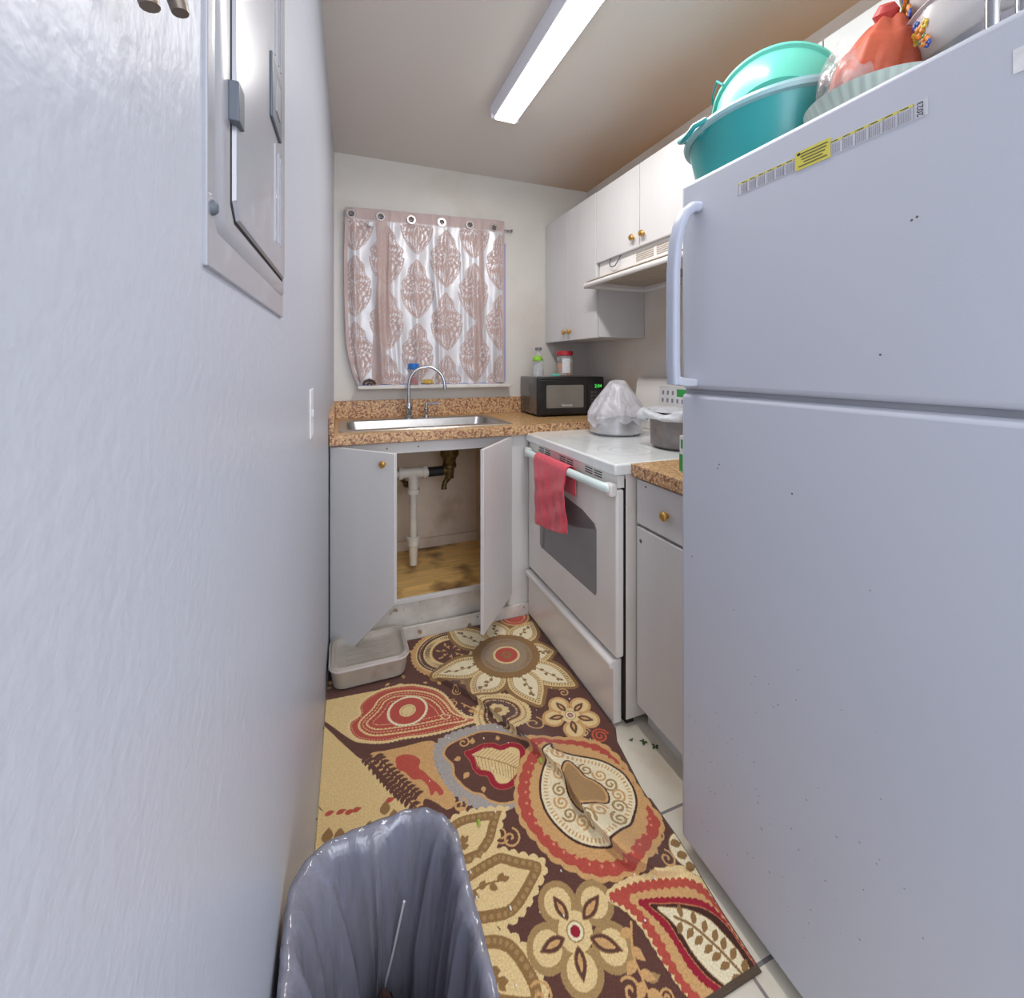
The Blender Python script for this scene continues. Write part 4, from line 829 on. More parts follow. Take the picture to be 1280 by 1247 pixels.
# ================================================================= RANGE HOOD
t = thing('range_hood', (1.42, 1.69, 1.655), 'white range hood with vent slots under the wall cabinet', 'range hood')
HY0, HY1 = 1.312, 2.066
b = MB(); b.box(1.300, XR-.004, HY0, HY1, 1.700, 1.798); hb = build('hood_box', b, M['stove'], t, bevel=.003)
b = MB()
def hr(x0, z): return [(x0,HY0-.002,z),(x0,HY1+.002,z),(XR-.004,HY1+.002,z),(XR-.004,HY0-.002,z)]
b.loft([hr(1.302,1.722), hr(1.290,1.722), hr(1.206,1.682), hr(1.203,1.676), hr(1.203,1.657)], cap0=True, cap1=False); cn = build('canopy', b, M['stove'], t, solid=.003, offset=-1)
b = MB(); b.box(1.215, XR-.01, HY0+.006, HY1-.006, 1.690, 1.694); build('filter', b, M['mesh'], t)
b = MB()
for k in range(2):
    for r_ in range(5): b.box(1.2985,1.3005, 1.48+k*.145, 1.605+k*.145, 1.738+r_*.009, 1.742+r_*.009)
build('vent_slot', b, M['mesh'], hb)
b = MB(); b.lathe([(.001,1.650),(.03,1.655),(.045,1.672),(.048,1.69)], (1.33,1.46,0), 24); build('lamp_cover', b, M['bulbglass'], t)
b = MB(); b.tube([(1.296,1.955,1.797),(1.288,1.955,1.775),(1.284,1.945,1.758),(1.283,1.925,1.748),(1.283,1.90,1.749),(1.285,1.882,1.765),(1.290,1.872,1.785),(1.296,1.868,1.797)], .003, 8); build('cord_loop', b, M['cord'], t)

# ================================================================= THINGS ON THE REFRIGERATOR
FZ = FT-.005
t = thing('plastic_basin', (1.05, .86, FZ), 'large teal plastic basin on top of the refrigerator', 'basin')
def tilt(x, y, z, cx=1.05, cy=.86): return z+(.08*(x-cx)-.08*(y-cy))*max(0,(z-FZ)/.16)
def lathe_t(prof, c, seg, f, cap0=False, cap1=False):
    b = MB(); b.lathe([(r,z) for r,z in prof], (c[0],c[1],0), seg, cap0=cap0, cap1=cap1)
    for v in b.bm.verts: v.co.z = f(v.co.x, v.co.y, v.co.z)
    return b
b = lathe_t([(.148,FZ+.001),(.155,FZ+.006),(.176,FZ+.075),(.189,FZ+.148),(.192,FZ+.156),(.189,FZ+.158),(.184,FZ+.150),(.150,FZ+.010),(.001,FZ+.006)], (1.05,.86), 72, tilt, cap0=True); bs = build('basin_body', b, M['teal'], t)
b = lathe_t([(.190,FZ+.150),(.201,FZ+.152),(.204,FZ+.160),(.201,FZ+.168),(.188,FZ+.168),(.185,FZ+.160),(.190,FZ+.150)], (1.05,.86), 72, tilt); build('rim', b, M['teal_rim'], t)
b = MB(); a0 = math.radians(163)
ux, uy = cos(a0), sin(a0); vx, vy = -uy, ux
def rp(r, s, z): return (1.05+ux*r+vx*s, .86+uy*r+vy*s, z)
b.tube([rp(.192,-.055,FZ+.150),rp(.216,-.040,FZ+.140),rp(.222,-.015,FZ+.128),rp(.222,.015,FZ+.128),rp(.216,.040,FZ+.140),rp(.192,.055,FZ+.150)], .007, 10); build('handle', b, M['teal'], t)
# mint colander leaning inside
t = thing('mint_basin', (1.07, .87, FZ+.1), 'mint green basin leaning inside the larger teal basin', 'basin')
Q = Matrix.Translation((1.085,.865,FZ+.225)) @ Matrix.Rotation(math.radians(-38),4,Vector((.64,-.77,0))) 
pr = [(r*.90,z) for r,z in [(.165,.010),(.171,.006),(.169,-.002),(.160,-.004),(.150,-.050),(.128,-.088),(.09,-.098),(.001,-.100),(.001,-.096),(.088,-.094),(.124,-.084),(.146,-.048),(.156,0),(.165,.010)]]
b = MB(); b.lathe(pr, (0,0,0), 64); b.xf(Q); build('basin_body', b, M['mint'], t)
b = MB(); b.tube([Q@Vector((-.150,.03,.0)),Q@Vector((-.158,.045,.04)),Q@Vector((-.13,.09,.065)),Q@Vector((-.08,.125,.05)),Q@Vector((-.06,.140,.01))], .003, 8); build('wire_handle', b, M['teal'], t)
# ribbed bowl and the orange bundle in a clear bag
BC = (.997,.572)
def ribbed():
    b = MB(); R = []
    for r, z in [(.07,0),(.085,.004),(.105,.03),(.118,.058),(.121,.064),(.117,.064),(.10,.034),(.07,.01),(.002,.008)]:
        ring = []
        for i in range(168):
            a = 2*PI*i/168; k = 1+.012*(1 if (i//2) % 2 else -1)*(1 if r > .08 and z < .063 else 0)
            ring.append((BC[0]+r*k*cos(a), BC[1]+r*k*sin(a), FZ+z+.0005))
        R.append(ring)
    b.loft(R, True, True); return b
tag(build('ribbed_bowl', ribbed(), M['bowl'], smooth=60), 'pale green ribbed bowl under the orange bundle on the refrigerator', 'bowl')
t = thing('bagged_bundle', (BC[0], BC[1], FZ+.03), 'orange bundle tied in a clear plastic bag in the ribbed bowl', 'bag')
b = MB(); R = []
for j in range(30):
    v = j/29; ring = []
    for i in range(72):
        a = 2*PI*i/72
        if v < .72: r = .074*math.sqrt(max(.02,sin(PI*(.12+.80*v/.72*.8)))) ; z = FZ+.030+.145*v/.72
        else: k = (v-.72)/.28; r = .052*(1-k)**.6*.75+.016; z = FZ+.175+.050*k
        if v < .08: r *= v/.08*.5+.5
        w = 1+.05*sin(5*a+4*v)+.04*sin(9*a-6*v)+.02*sin(17*a)
        ring.append((BC[0]-.004+.028*v+r*w*cos(a), BC[1]+.012-.02*v+r*w*sin(a), z+.004*sin(6*a)))
    R.append(ring)
b.loft(R, True, True); build('orange_cloth', b, M['orange'], t, smooth=60)
b = MB(); b.tube([(BC[0]+.018,BC[1]-.006,FZ+.200),(BC[0]+.022,BC[1]-.008,FZ+.222),(BC[0]+.018,BC[1]-.008,FZ+.240),(BC[0]+.010,BC[1]-.014,FZ+.252)], [.020,.016,.022,.012], 14); build('knot', b, M['tie'], t)
b = MB(); R = []
for j in range(16):
    v = j/15; ring = []
    for i in range(60):
        a = 2*PI*i/60; r = .086*math.sqrt(max(.01,sin(PI*(.16+.74*v))))*(1-.25*v); w = 1+.03*sin(7*a+5*v)+.02*sin(15*a)
        ring.append((BC[0]-.006+r*w*cos(a), BC[1]+.024+r*w*sin(a), FZ+.040+.150*v+.02*sin(3*a)*v))
    R.append(ring)
b.loft(R, False, False); build('clear_film', b, M['clearbag'], t, smooth=70)
# enamel pots
EC = (1.132,.395)
def enamel(z0, r, h, label, base):
    t = thing('enamel_pot', (EC[0],EC[1],z0), label, 'pot', None)
    b = MB(); b.lathe([(r*.80,z0),(r*.9,z0+.012),(r*.985,z0+h*.45),(r,z0+h-.006),(r+.006,z0+h-.003),(r+.005,z0+h),(r-.004,z0+h-.002),(r*.9,z0+h*.3),(r*.7,z0+.006),(.001,z0+.005)], (EC[0],EC[1],0), 72, cap0=True); bd = build('pot_body', b, M['enamel'], t)
    # flower spray printed on the wall, facing the room
    for k, (da, dz, s, c) in enumerate([(.0,.0,.015,'flower_y'),(.10,.004,.014,'flower_o'),(-.11,-.004,.014,'flower_o'),(-.20,.012,.016,'flower_o'),(.05,.020,.010,'flower_b'),(-.06,.022,.011,'flower_b'),(-.12,.026,.010,'flower_b'),(.14,-.014,.009,'flower_g'),(-.02,-.018,.009,'flower_g'),(.17,.010,.009,'flower_y'),(.18,-.022,.011,'flower_o'),(.21,-.030,.008,'flower_b')]):
        a = base+da; rr = r*1.002; zz = z0+h*.55+dz
        b = MB(); n = 5 if c != 'flower_g' else 2
        for q in range(n):
            aa = 2*PI*q/n+k; cy = s*.55*cos(aa); cz = s*.55*sin(aa)
            pa = a+cy/rr; b.sphere((EC[0]+rr*cos(pa), EC[1]+rr*sin(pa), zz+cz), s*.46, 8, 6, (.3 if abs(cos(pa)) > .7 else .8,.8 if abs(cos(pa)) > .7 else .3,1))
        build('printed_flower', b, M[c], bd)
    return t
b = MB(); b.lathe([(.150,FZ+.001),(.158,FZ+.010),(.166,FZ+.080),(.176,FZ+.086),(.164,FZ+.088),(.150,FZ+.010),(.001,FZ+.006)], (EC[0],EC[1],0), 60, cap0=True); tag(build('grey_pan', b, M['alu']), 'shallow grey metal pan under the flowered white pots', 'pan')
enamel(FZ+.090, .178, .092, 'white enamel pot with orange and blue flowers, lower of the stacked pair', math.radians(141))
enamel(FZ+.185, .178, .090, 'white enamel pot with flowers at the top of the refrigerator stack', math.radians(124))
t = thing('steel_rack', (.93, .35, FZ), 'upright shiny steel rack bars at the top right on the refrigerator', 'rack')
for k in range(3):
    b = MB(); x = .925+.03*k; y = .372-.022*k; b.tube([(x,y,FZ),(x,y,FZ+.20)], .0085, 14); build('bar', b, M['chrome'], t)
b = MB(); b.box(.915,1.0,.318,.385,FZ+.19,FZ+.197); build('top_plate', b, M['steel'], t, bevel=.001)

# ================================================================= GREY TRAY UNDER THE CABINET
t = thing('plastic_tray', (.10, 1.93, .01), 'grey lidded plastic tray on the floor below the broken cabinet door', 'tray')
TX0, TX1, TY0, TY1 = -.034, .262, 1.815, 2.045
b = MB()
def tr(i, z, r=.045): return [(x,y,z) for x,y in rrect((TX0+TX1)/2,(TY0+TY1)/2,TX1-TX0-2*i,TY1-TY0-2*i,r)]
b.loft([tr(.018,.011), tr(.010,.018), tr(.002,.080), tr(0,.086), tr(0,.094), tr(.008,.100), tr(.014,.098), tr(.022,.082), tr(.030,.078)]); build('tray_body', b, M['tray'], t, smooth=40)
b = MB(); b.tube([(x,y,.090) for x,y in rrect((TX0+TX1)/2,(TY0+TY1)/2,TX1-TX0+.004,TY1-TY0+.004,.045)]+[(TX1+.002,(TY0+TY1)/2+.06,.090)], .004, 8, flat=.6); build('rim', b, M['canwhite'], t, label='paler rim')
b = MB()
for i in range(5): b.box(TX0+.06,TX1-.06,TY0+.05+i*.030,TY0+.054+i*.030,.0775,.0800)
build('lid_rib', b, M['tray'], t)

# ================================================================= WASTEBASKET
t = thing('trash_can', (.045, .50, .01), 'narrow trash can standing by the left wall at the bottom', 'trash can')
def cr(i, z, r): return [(x,y,z) for x,y in rrect(.054,.515,.232-2*i,.490-2*i,r,12)]
b = MB(); b.loft([cr(.030,.0105,.04), cr(.022,.02,.05), cr(.004,.485,.07), cr(-.003,.490,.075), cr(-.003,.499,.075), cr(.003,.500,.07), cr(.008,.485,.065), cr(.026,.03,.045)]); build('bin_body', b, M['canwhite'], t)
def liner():
    base = rrect(.054,.515,.232,.490,.072,22); n = len(base); cx, cy = .054, .515
    # resample evenly
    P = [Vector((x,y)) for x,y in base]; per = []
    for i in range(n): per.append((P[(i+1)%n]-P[i]).length)
    tot = sum(per); N_ = 260; out = []
    for k in range(N_):
        s = tot*k/N_; i = 0
        while s > per[i]: s -= per[i]; i += 1
        out.append(P[i].lerp(P[(i+1)%n], s/per[i]))
    rows = [(.007,.19,1),(.009,.25,1),(.009,.32,1),(.008,.38,1),(.007,.43,1),(.007,.465,.7),(.007,.485,.4),(.008,.496,.2),(.007,.5045,.1),(.001,.5075,.1),(-.006,.505,.15),(-.0115,.495,.3),(-.015,.475,.6),(-.018,.44,.9),(-.021,.40,1.1),(-.025,.35,1.3),(-.030,.29,1.5),(-.036,.22,1.6),(-.044,.15,1.6),(-.060,.10,1.5)]
    R = []
    for j, (off, z, amp) in enumerate(rows):
        ring = []
        for k, p in enumerate(out):
            d = Vector((p.x-cx,p.y-cy)); nrm = Vector((d.x/.116**2, d.y/.245**2)).normalized(); q = k/N_*2*PI
            w = (.0036*sin(23*q+j*.10)+.0020*sin(41*q-j*.16+1)+.0045*sin(11*q+j*.22)+.0009*sin(83*q+.3*j))*amp*(1.1+.5*sin(3*q+j*.2))
            o = off+w
            if j < 8: o = off+abs(w)*.8
            # the film bulges inward off the right wall and the far corner
            if j > 10:
                o -= .030*max(0,cos(q-.55))**3*min(1,(j-10)/5)*(.6+.4*sin(j*.5))
                o -= .018*max(0,cos(q-1.35))**8*min(1,(j-10)/4)
            ring.append((p.x+nrm.x*o, p.y+nrm.y*o, z+(.004*sin(5*q)+.002*sin(37*q) if 6 < j < 11 else 0)*.5+(.012*sin(4*q+1) if j == 0 else 0)))
        R.append(ring)
    b = MB(); b.loft(R, False, True)
    return b
o = build('bin_liner', liner(), M['liner'], smooth=75, recalc=False)
tag(o, 'shiny dark translucent bag lining the trash can', 'trash bag')
b = MB(); b.tube([(.094,.708,.42),(.078,.715,.34),(.050,.725,.22)], .0018, 8); tag(build('straw', b, M['white_plastic']), 'thin pale straw sticking up inside the lined trash can', 'straw')
b = MB(); b.lathe([(.001,.004),(.022,.003),(.030,0),(.028,-.002),(.001,-.002)], (0,0,0), 24, sx=.8, sy=1.3); b.xf(Matrix.Translation((-.012,.672,.305))@Matrix.Rotation(.6,4,'X')); b.tube([(-.012,.645,.285),(-.006,.62,.24),(.0,.60,.19)], .004, 8)
tag(build('plastic_spoon', b, M['bowl']), 'pale green plastic spoon head inside the lined trash can', 'spoon')
tag(build('food_scraps', blob((.052,.575,.255),(.062,.135,.075),4,.22,36,20,7), M['scraps']), 'dark brown scraps at the bottom of the lined trash can', 'scraps', kind='stuff')

# herbs fallen on the tiles
b_n = 0
for x, y, s, rz, lab in ((.910,1.252,.010,.3,'smallest green leaf scrap on the tile by the stove foot'),(.945,1.232,.019,1.2,'larger green leaf scrap on the tile beside the base cabinet'),(.968,1.202,.015,2.0,'green leaf scrap on the tile nearest the cabinet toe kick')):
    b = MB()
    for k in range(4):
        a = rz+k*1.4; c, sn = cos(a), sin(a); L_ = s*rnd(.6,1.1)
        pts = [(0,0,.0008),(L_*.5,L_*.28,.003),(L_,0,.002),(L_*.5,-L_*.28,.0016)]
        v = [b.bm.verts.new((x+px*c-py*sn, y+px*sn+py*c, pz+.0002*k)) for px,py,pz in pts]; b.bm.faces.new(v)
    tag(build('herb_leaf', b, M['leafgreen'], solid=.0006), lab, 'leaf', 'green herb scraps on the floor tile')

for x, y, lab in ((.588,1.276,'lime green sprig lying on the red ring of the rug'),(.352,1.163,'pale green sprig lying on the rug near the trash can')):
    b = MB(); b.loft([[(x-.004,y-.008,.0145),(x+.004,y-.006,.0145),(x+.005,y+.008,.0150),(x-.003,y+.009,.0150)],[(x-.003,y-.007,.0165),(x+.003,y-.005,.0170),(x+.004,y+.007,.0168),(x-.002,y+.008,.0165)]])
    tag(build('green_sprig', b, M['sprig']), lab, 'sprig')
b = MB(); rc = random.Random(5)
for i in range(46):
    x, y = rc.uniform(.25,.80), rc.uniform(.78,1.6); s = rc.uniform(.0012,.0028); b.sphere((x,y,.0115), s, 6, 4, (1,rc.uniform(1,2.2),.6))
tag(build('crumbs', b, M['crumb']), 'tiny white crumbs scattered over the middle of the rug', 'crumbs', kind='stuff')
# ================================================================= RUG
RIDGE = [(0.322,1.829),(0.398,1.731),(0.479,1.617),(0.558,1.446),(0.628,1.277),(0.65,1.2),(0.648,1.113),(0.657,1.034),(0.684,0.954),(0.73,0.898),(0.785,0.882)]
HT = [0.006,.022,.030,.034,.040,.026,.046,.044,.038,.026,.010]
SGN = -1
def rug():
    y0, y1 = .676, 2.060; nu, nv = 540, 800
    U, V = np.meshgrid(np.linspace(0,1,nu), np.linspace(0,1,nv))
    GY = y0+(y1-y0)*V
    ey = [.676,.791,.942,1.060,1.066,1.10,1.262,1.31,1.776,2.06]; ex = [.812,.818,.836,.838,.832,.834,.862,.888,.890,.890]
    XRt = np.interp(GY, ey, ex); XLf = -.092+.024*GY+.004
    GX = XLf+(XRt-XLf)*U
    gx, gy = GX.ravel().copy(), GY.ravel().copy(); npt = len(gx)
    col = np.zeros((npt,3)); 
    def L3(r,g,b): return np.array([lin(r),lin(g),lin(b)])
    DB = L3(100,64,54); TAN = L3(212,166,110); CR = L3(232,204,148); CR2 = L3(240,226,190); OL = L3(150,114,70); OLG = L3(172,140,92); RED = L3(188,82,68); CRM = L3(160,34,52); GR = L3(172,164,158); DK = L3(74,42,34); YT = L3(226,196,138); ORG_ = L3(206,92,60)
    col[:] = DB
    def smooth(pts, closed=True, n=7):
        pts = [np.array(p,float) for p in pts]; out = []; m = len(pts)
        rngk = range(m) if closed else range(m-1)
        for i in rngk:
            if closed: a, b, c, d = pts[i-1], pts[i], pts[(i+1)%m], pts[(i+2)%m]
            else: a, b, c, d = pts[max(i-1,0)], pts[i], pts[i+1], pts[min(i+2,m-1)]
            for k in range(n):
                t = k/n; out.append(.5*((2*b)+(-a+c)*t+(2*a-5*b+4*c-d)*t*t+(-a+3*b-3*c+d)*t**3))
        if not closed: out.append(pts[-1])
        return np.array(out)
    def field(P, closed, margin):
        lo = P.min(0)-margin; hi = P.max(0)+margin
        idx = np.nonzero((gx>lo[0])&(gx<hi[0])&(gy>lo[1])&(gy<hi[1]))[0]
        x, y = gx[idx], gy[idx]; best = np.full(len(idx),1e9); S = np.zeros(len(idx)); ins = np.zeros(len(idx),bool); s0 = 0; n = len(P)
        for i in range(n if closed else n-1):
            a, b = P[i], P[(i+1)%n]; dx, dy = b-a; l2 = dx*dx+dy*dy
            if l2 < 1e-12: continue
            t = np.clip(((x-a[0])*dx+(y-a[1])*dy)/l2,0,1); d2 = (x-a[0]-t*dx)**2+(y-a[1]-t*dy)**2
            m = d2<best; best[m] = d2[m]; l = math.sqrt(l2); S[m] = s0+t[m]*l; s0 += l
            if closed:
                c = ((a[1]>y)!=(b[1]>y)); 
                if dy != 0: ins ^= c&(x<(dx)*(y-a[1])/dy+a[0])
        d = np.sqrt(best)
        if closed: d = np.where(ins,-d,d)
        return idx, d, S, s0
    def paint(pts, layers, closed=True, sm=True, margin=.03):
        P = smooth(pts, closed) if sm else np.array(pts,float)
        idx, d, S, T_ = field(P, closed, margin)
        for ly in layers:
            lo, hi, c = ly[:3]; kind = ly[3] if len(ly)>3 else None
            if kind == 'sc': wl = T_/max(1,round(T_/ly[5])); m = (d>lo)&(d<hi+ly[4]*np.abs(np.sin(PI*S/wl)))
            elif kind == 'isc': wl = T_/max(1,round(T_/ly[5])); m = (d<hi)&(d>lo-ly[4]*np.abs(np.sin(PI*S/wl)))
            elif kind == 'dash': wl = T_/max(1,round(T_/ly[5])); m = (d>lo)&(d<hi)&(np.sin(2*PI*S/wl)>ly[4])
            elif kind == 'dots': wl = T_/max(1,round(T_/ly[5])); mm = (lo+hi)/2; m = ((d-mm)**2+((S%wl)-wl/2)**2) < ly[4]**2
            else: m = (d>lo)&(d<hi)
            col[idx[m]] = c
        return P
    def stroke(pts, w, c, sm=True): paint(pts, [(-1,w,c)], closed=False, sm=sm, margin=w+.002)
    def circle(c, r, n=40): return [(c[0]+r*cos(2*PI*k/n), c[1]+r*sin(2*PI*k/n)) for k in range(n)]
    def spiral(c, r, cl, w=.0028, a0=0, hand=1, turns=1.6):
        stroke([(c[0]+r*(1-k/26)**.8*cos(a0+hand*2*PI*turns*k/26), c[1]+r*(1-k/26)**.8*sin(a0+hand*2*PI*turns*k/26)) for k in range(25)], w, cl, sm=False)
    def leaf(a, b, w, p=.45):
        a = np.array(a,float); b = np.array(b,float); d = b-a; n = np.array([-d[1],d[0]]); o = []
        for k in range(13): t = k/12; o.append(a+d*t+n*w*(sin(PI*t**p if p != 1 else PI*t))**.9)
        for k in range(11,0,-1): t = k/12; o.append(a+d*t-n*w*(sin(PI*t**p if p != 1 else PI*t))**.9)
        return o
    def petal(a, b, w):     # widest past the middle, pointed tip
        a = np.array(a,float); b = np.array(b,float); d = b-a; n = np.array([-d[1],d[0]]); o = []
        pr = [(0,.30),(.12,.55),(.28,.85),(.45,1),(.6,.93),(.75,.70),(.88,.38),(1,0)]
        for t, k in pr: o.append(a+d*t+n*w*k)
        for t, k in pr[-2::-1]: o.append(a+d*t-n*w*k)
        return o
    def sprig(a, b, c, s=.014, n=4, w=.0016):
        a = np.array(a,float); b = np.array(b,float); d = b-a; L = np.hypot(*d); e = d/L; nn = np.array([-e[1],e[0]])
        stroke([a, a+d*.5+nn*s*.25, b], w, c)
        for k in range(n):
            p = a+d*((k+.5)/n); q = p+e*s*.8+nn*s*(.75 if k%2 else -.75); paint(leaf(p,q,.38,.7), [(-1,0,c)], margin=.003)
        paint(leaf(b-e*s*.2, b+e*s*.8, .35, .7), [(-1,0,c)], margin=.003)
    def vine(pts, c=TAN, s=.022, w=.0024):
        P = smooth(pts, False, 6); stroke(P, w, c, sm=False)
        for k in range(2, len(P)-1, 3):
            e = P[k]-P[k-1]; e = e/max(1e-6,np.hypot(*e)); nn = np.array([-e[1],e[0]])*(1 if (k//3)%2 else -1); q = P[k]+e*s*.6+nn*s*.85
            paint(leaf(P[k],q,.30,.8), [(-1,0,c)], margin=.003)
    # -- background scatter of leaves and curls over the brown ground
    r_ = random.Random(11)
    for i in range(170):
        x, y = r_.uniform(-.05,.86), r_.uniform(.69,2.05); a = r_.uniform(0,6.28); s = r_.uniform(.018,.03)
        if i % 4 == 0: spiral((x,y), s*.8, TAN, .0022, a, r_.choice((1,-1)))
        else: paint(leaf((x,y),(x+s*cos(a),y+s*sin(a)),.28,.8), [(-1,0,TAN if i%3 else OLG)], margin=.003)
    # -- tan field on the left and the brown band through it
    for k in ('tan1','tan2','tan3','tanblk'): paint(T[k], [(-1,0,YT if k!='tanblk' else TAN)], margin=.004)
    paint(T['band'], [(-1,0.001,DB)], margin=.004)
    for key, s in (('brleaf',.024),('brleaf2',.022)):
        P = smooth(T[key], False, 8); stroke(P, .0028, DB, sm=False)
        for k in range(0, len(P)-1, 2):
            e = P[k+1]-P[k]; e = e/np.hypot(*e); nn = np.array([-e[1],e[0]])
            for sg in (1,-1): q = P[k]+e*s*.7+nn*s*sg*.8; paint(leaf(P[k],q,.26,.8), [(-1,0,DB)], margin=.003)
    paint(T['redblob'], [(-1,.001,RED)], margin=.004); paint(T['redblob'], [(-.008,-.006,ORG_,'dash',.0,.008)], margin=.01)
    for p in T['redbits']: paint(leaf((p[0]-.012,p[1]),(p[0]+.014,p[1]+.002),.3,.8), [(-1,0,RED)], margin=.003)
    for p in T['brbits']: paint(leaf((p[0],p[1]-.02),(p[0]+.006,p[1]+.02),.35,.8), [(-1,0,OL)], margin=.003)
    # -- red paisley
    paint(T['paisley'], [(-1,.002,CR,'sc',.004,.014),(-1,-.006,RED),(-.0125,-.010,CR,'dash',.2,.010)], margin=.012)
    paint(T['pais_in'], [(-.0022,.0022,CR,'isc',.004,.013),(-.030,-.022,RED),(-.016,-.012,CR,'dash',-.2,.012)], margin=.01)
    paint(T['pais_in'], [(-.0265,-.0235,CR,'isc',.004,.016),(-.0235,-.018,RED,'dash',.3,.008),(-.046,-.043,CR,'dash',-.3,.010)], margin=.01)
    c = T['pais_ring'][0]; r = abs(T['pais_ring_r'][0][0]-c[0])*1.0
    paint(circle(c, r), [(-1,.003,RED),(-.007,.0,CR2,'sc',.003,.012),(-1,-.007,RED)], sm=False); paint(circle(c, r*.42), [(-1,0,CR),(-.009,-.006,OL,'dash',.1,.006)], sm=False)
    paint(T['pais_eye'], [(-1,0,CR),(-1,-.004,RED)], margin=.004)
    # -- concentric arcs at the top left
    c = (.455,1.915)
    paint(circle(c,.165,70), [(-1,.002,TAN,'sc',.006,.022),(-1,-.014,CR),(-1,-.020,DB),(-.034,-.026,CR,'dots',.0035,.013),(-1,-.046,CR),(-.072,-.052,DB,'dash',.15,.014),(-1,-.080,TAN),(-1,-.084,DB)], sm=False)
    for k in range(7): a = k*.9; sprig((c[0]+.02*cos(a),c[1]+.02*sin(a)),(c[0]+.06*cos(a),c[1]+.06*sin(a)),TAN,.012,2)
    # -- semicircle of small scallops below the sunflower
    c = T['tansemi'][0]
    paint(circle(c,.098,60), [(-1,.002,CR,'sc',.005,.015),(-.016,-.010,OL,'dash',.1,.010),(-1,-.026,TAN),(-1,-.030,DB),(-.046,-.036,CR,'dots',.0042,.014)], sm=False)
    paint(circle(c,.03), [(-1,0,CR,'sc',.006,.02),(-1,-.016,OL)], sm=False)
    # -- big sunflower
    c = np.array(T['sun_c'][0])
    tips = [np.array(p) for p in T['sun_tips']]
    for q in tips:
        e = (q-c)/np.hypot(*(q-c)); L = np.hypot(*(q-c)); w = .068/max(.08,L-.07)*1.05
        paint(petal(c+e*.075,q,w), [(-1,.013,OL)], margin=.016)
    for q in tips:
        e = (q-c)/np.hypot(*(q-c)); L = np.hypot(*(q-c)); w = .068/max(.08,L-.07)
        paint(petal(c+e*.075,q,w), [(-1,0,CR),(-.016,-.006,OL,'dash',.35,.011),(-.021,-.018,OLG),(-1,-.021,CR2)], margin=.003)
        sprig(c+e*(.125), c+e*(.115+(L-.11)*.68), OL, .017, 5, .0018)
    paint(circle(c,.140,70), [(-1,.001,OL,'sc',.004,.02),(-1,-.030,L3(160,140,118)),(-.052,-.036,OL,'dash',.2,.012),(-.075,-.058,OLG,'dots',.005,.016),(-1,-.082,CR),(-1,-.092,RED),(-1,-.118,OL),(-1,-.130,RED)], sm=False)
    paint(circle(T['topred'][0],.075), [(-1,.0,TAN),(-1,-.01,RED),(-.03,-.02,CR,'dash',0,.012)], sm=False)
    # -- grey scalloped medallion with the heart leaf
    paint(T['grey'], [(-1,.0,GR,'sc',.007,.024)], margin=.012)
    paint(T['brown_in'], [(-1,.001,TAN),(-1,-.006,DB)], margin=.008)
    for a, b in zip(T['buds'],T['bud_tips']): paint(leaf(a,b,.35,1.4), [(-1,0,TAN)], margin=.003)
    P = paint(T['heart'], [(-1,.002,L3(206,110,84)),(-1,0,CRM),(-1,-.016,RED),(-1,-.0175,CR)], margin=.006)
    hv = [np.array(p) for p in T['heart_v']]; stroke(hv, .0015, OL)
    sp = smooth(hv, False, 5)
    for k in range(1,len(sp)-1):
        e = sp[k+1]-sp[k-1]; e = e/np.hypot(*e); nn = np.array([-e[1],e[0]])
        for sg in (1,-1): stroke([sp[k], sp[k]-e*.022*(-1)+nn*sg*.042], .0010, OLG, sm=False)
    # -- big red ringed medallion
    paint(T['red_o'], [(-1,.001,TAN,'sc',.006,.040)], margin=.012)
    paint(T['red_b'], [(-1,-.001,RED,'sc',.005,.040),(-.028,-.012,L3(224,140,110),'dots',.0042,.036)], margin=.012)
    paint(T['tan_i'], [(-1,.0,TAN,'sc',.006,.026)], margin=.012)
    paint(T['line'], [(-1,.0035,DK),(-1,-.003,CR2),(-.022,-.010,TAN,'dash',.25,.0115)], margin=.008)
    for i, p in enumerate(T['spirals']): spiral(p, .021, OLG if i%2 else TAN, .0030, i*1.1, 1)
    paint(T['bean'], [(-1,.0045,DK),(-1,-.0,TAN,'isc',.004,.015),(-1,-.006,L3(176,138,88))], margin=.008)
    paint(T['heart'], [], margin=.001)
    # -- pair of big leaf petals at the bottom left
    for k in ('pet1','pet3','pet2'):
        paint(T[k], [(-1,-.004,CR,'sc',.008,.026),(-1,-.012,OL),(-.028,-.016,OLG,'dots',.0055,.017),(-1,-.036,CR)], margin=.014)
    s = T['sprigs']
    for i in range(0,6,2): sprig(s[i], s[i+1], OL, .020, 4, .0024)
    # -- small five petal flowers
    for ck, pk, r, rc in (('fl1_c','fl1',.040,.030),('fl2_c','fl2',.036,.026)):
        c = np.array(T[ck][0]); ps = [np.array(p) for p in T[pk]]
        big = ck == 'fl1_c'
        for p in ps: paint(circle(c+(p-c)*1.0, r*1.02), [(-1,.002 if not big else .004,OLG if big else TAN)], sm=False, margin=.006)
        for p in ps: paint(circle(p, r*.98), [(-1,-.008 if big else -.006,CR)], sm=False)
        paint(circle(c, r), [(-1,-.002,CR)], sm=False)
        for p in ps:
            e = (p-c); q = c+e*1.25; a = c+e*.40
            paint(leaf(a,q,.22,.85), [(-1,.001,OL),(-1,-.001,DB),(-1,-.007,TAN)], margin=.003)
        paint(circle(c,.017), [(-1,.003,OLG),(-1,.0,CR2),(-1,-.006,CRM if big else RED),(-1,-.010,CRM if big else GR)], sm=False, margin=.006)
    # -- large leaf at the front right corner
    paint(T['leaf_o'], [(-1,0,CR,'sc',.002,.02)], margin=.006)
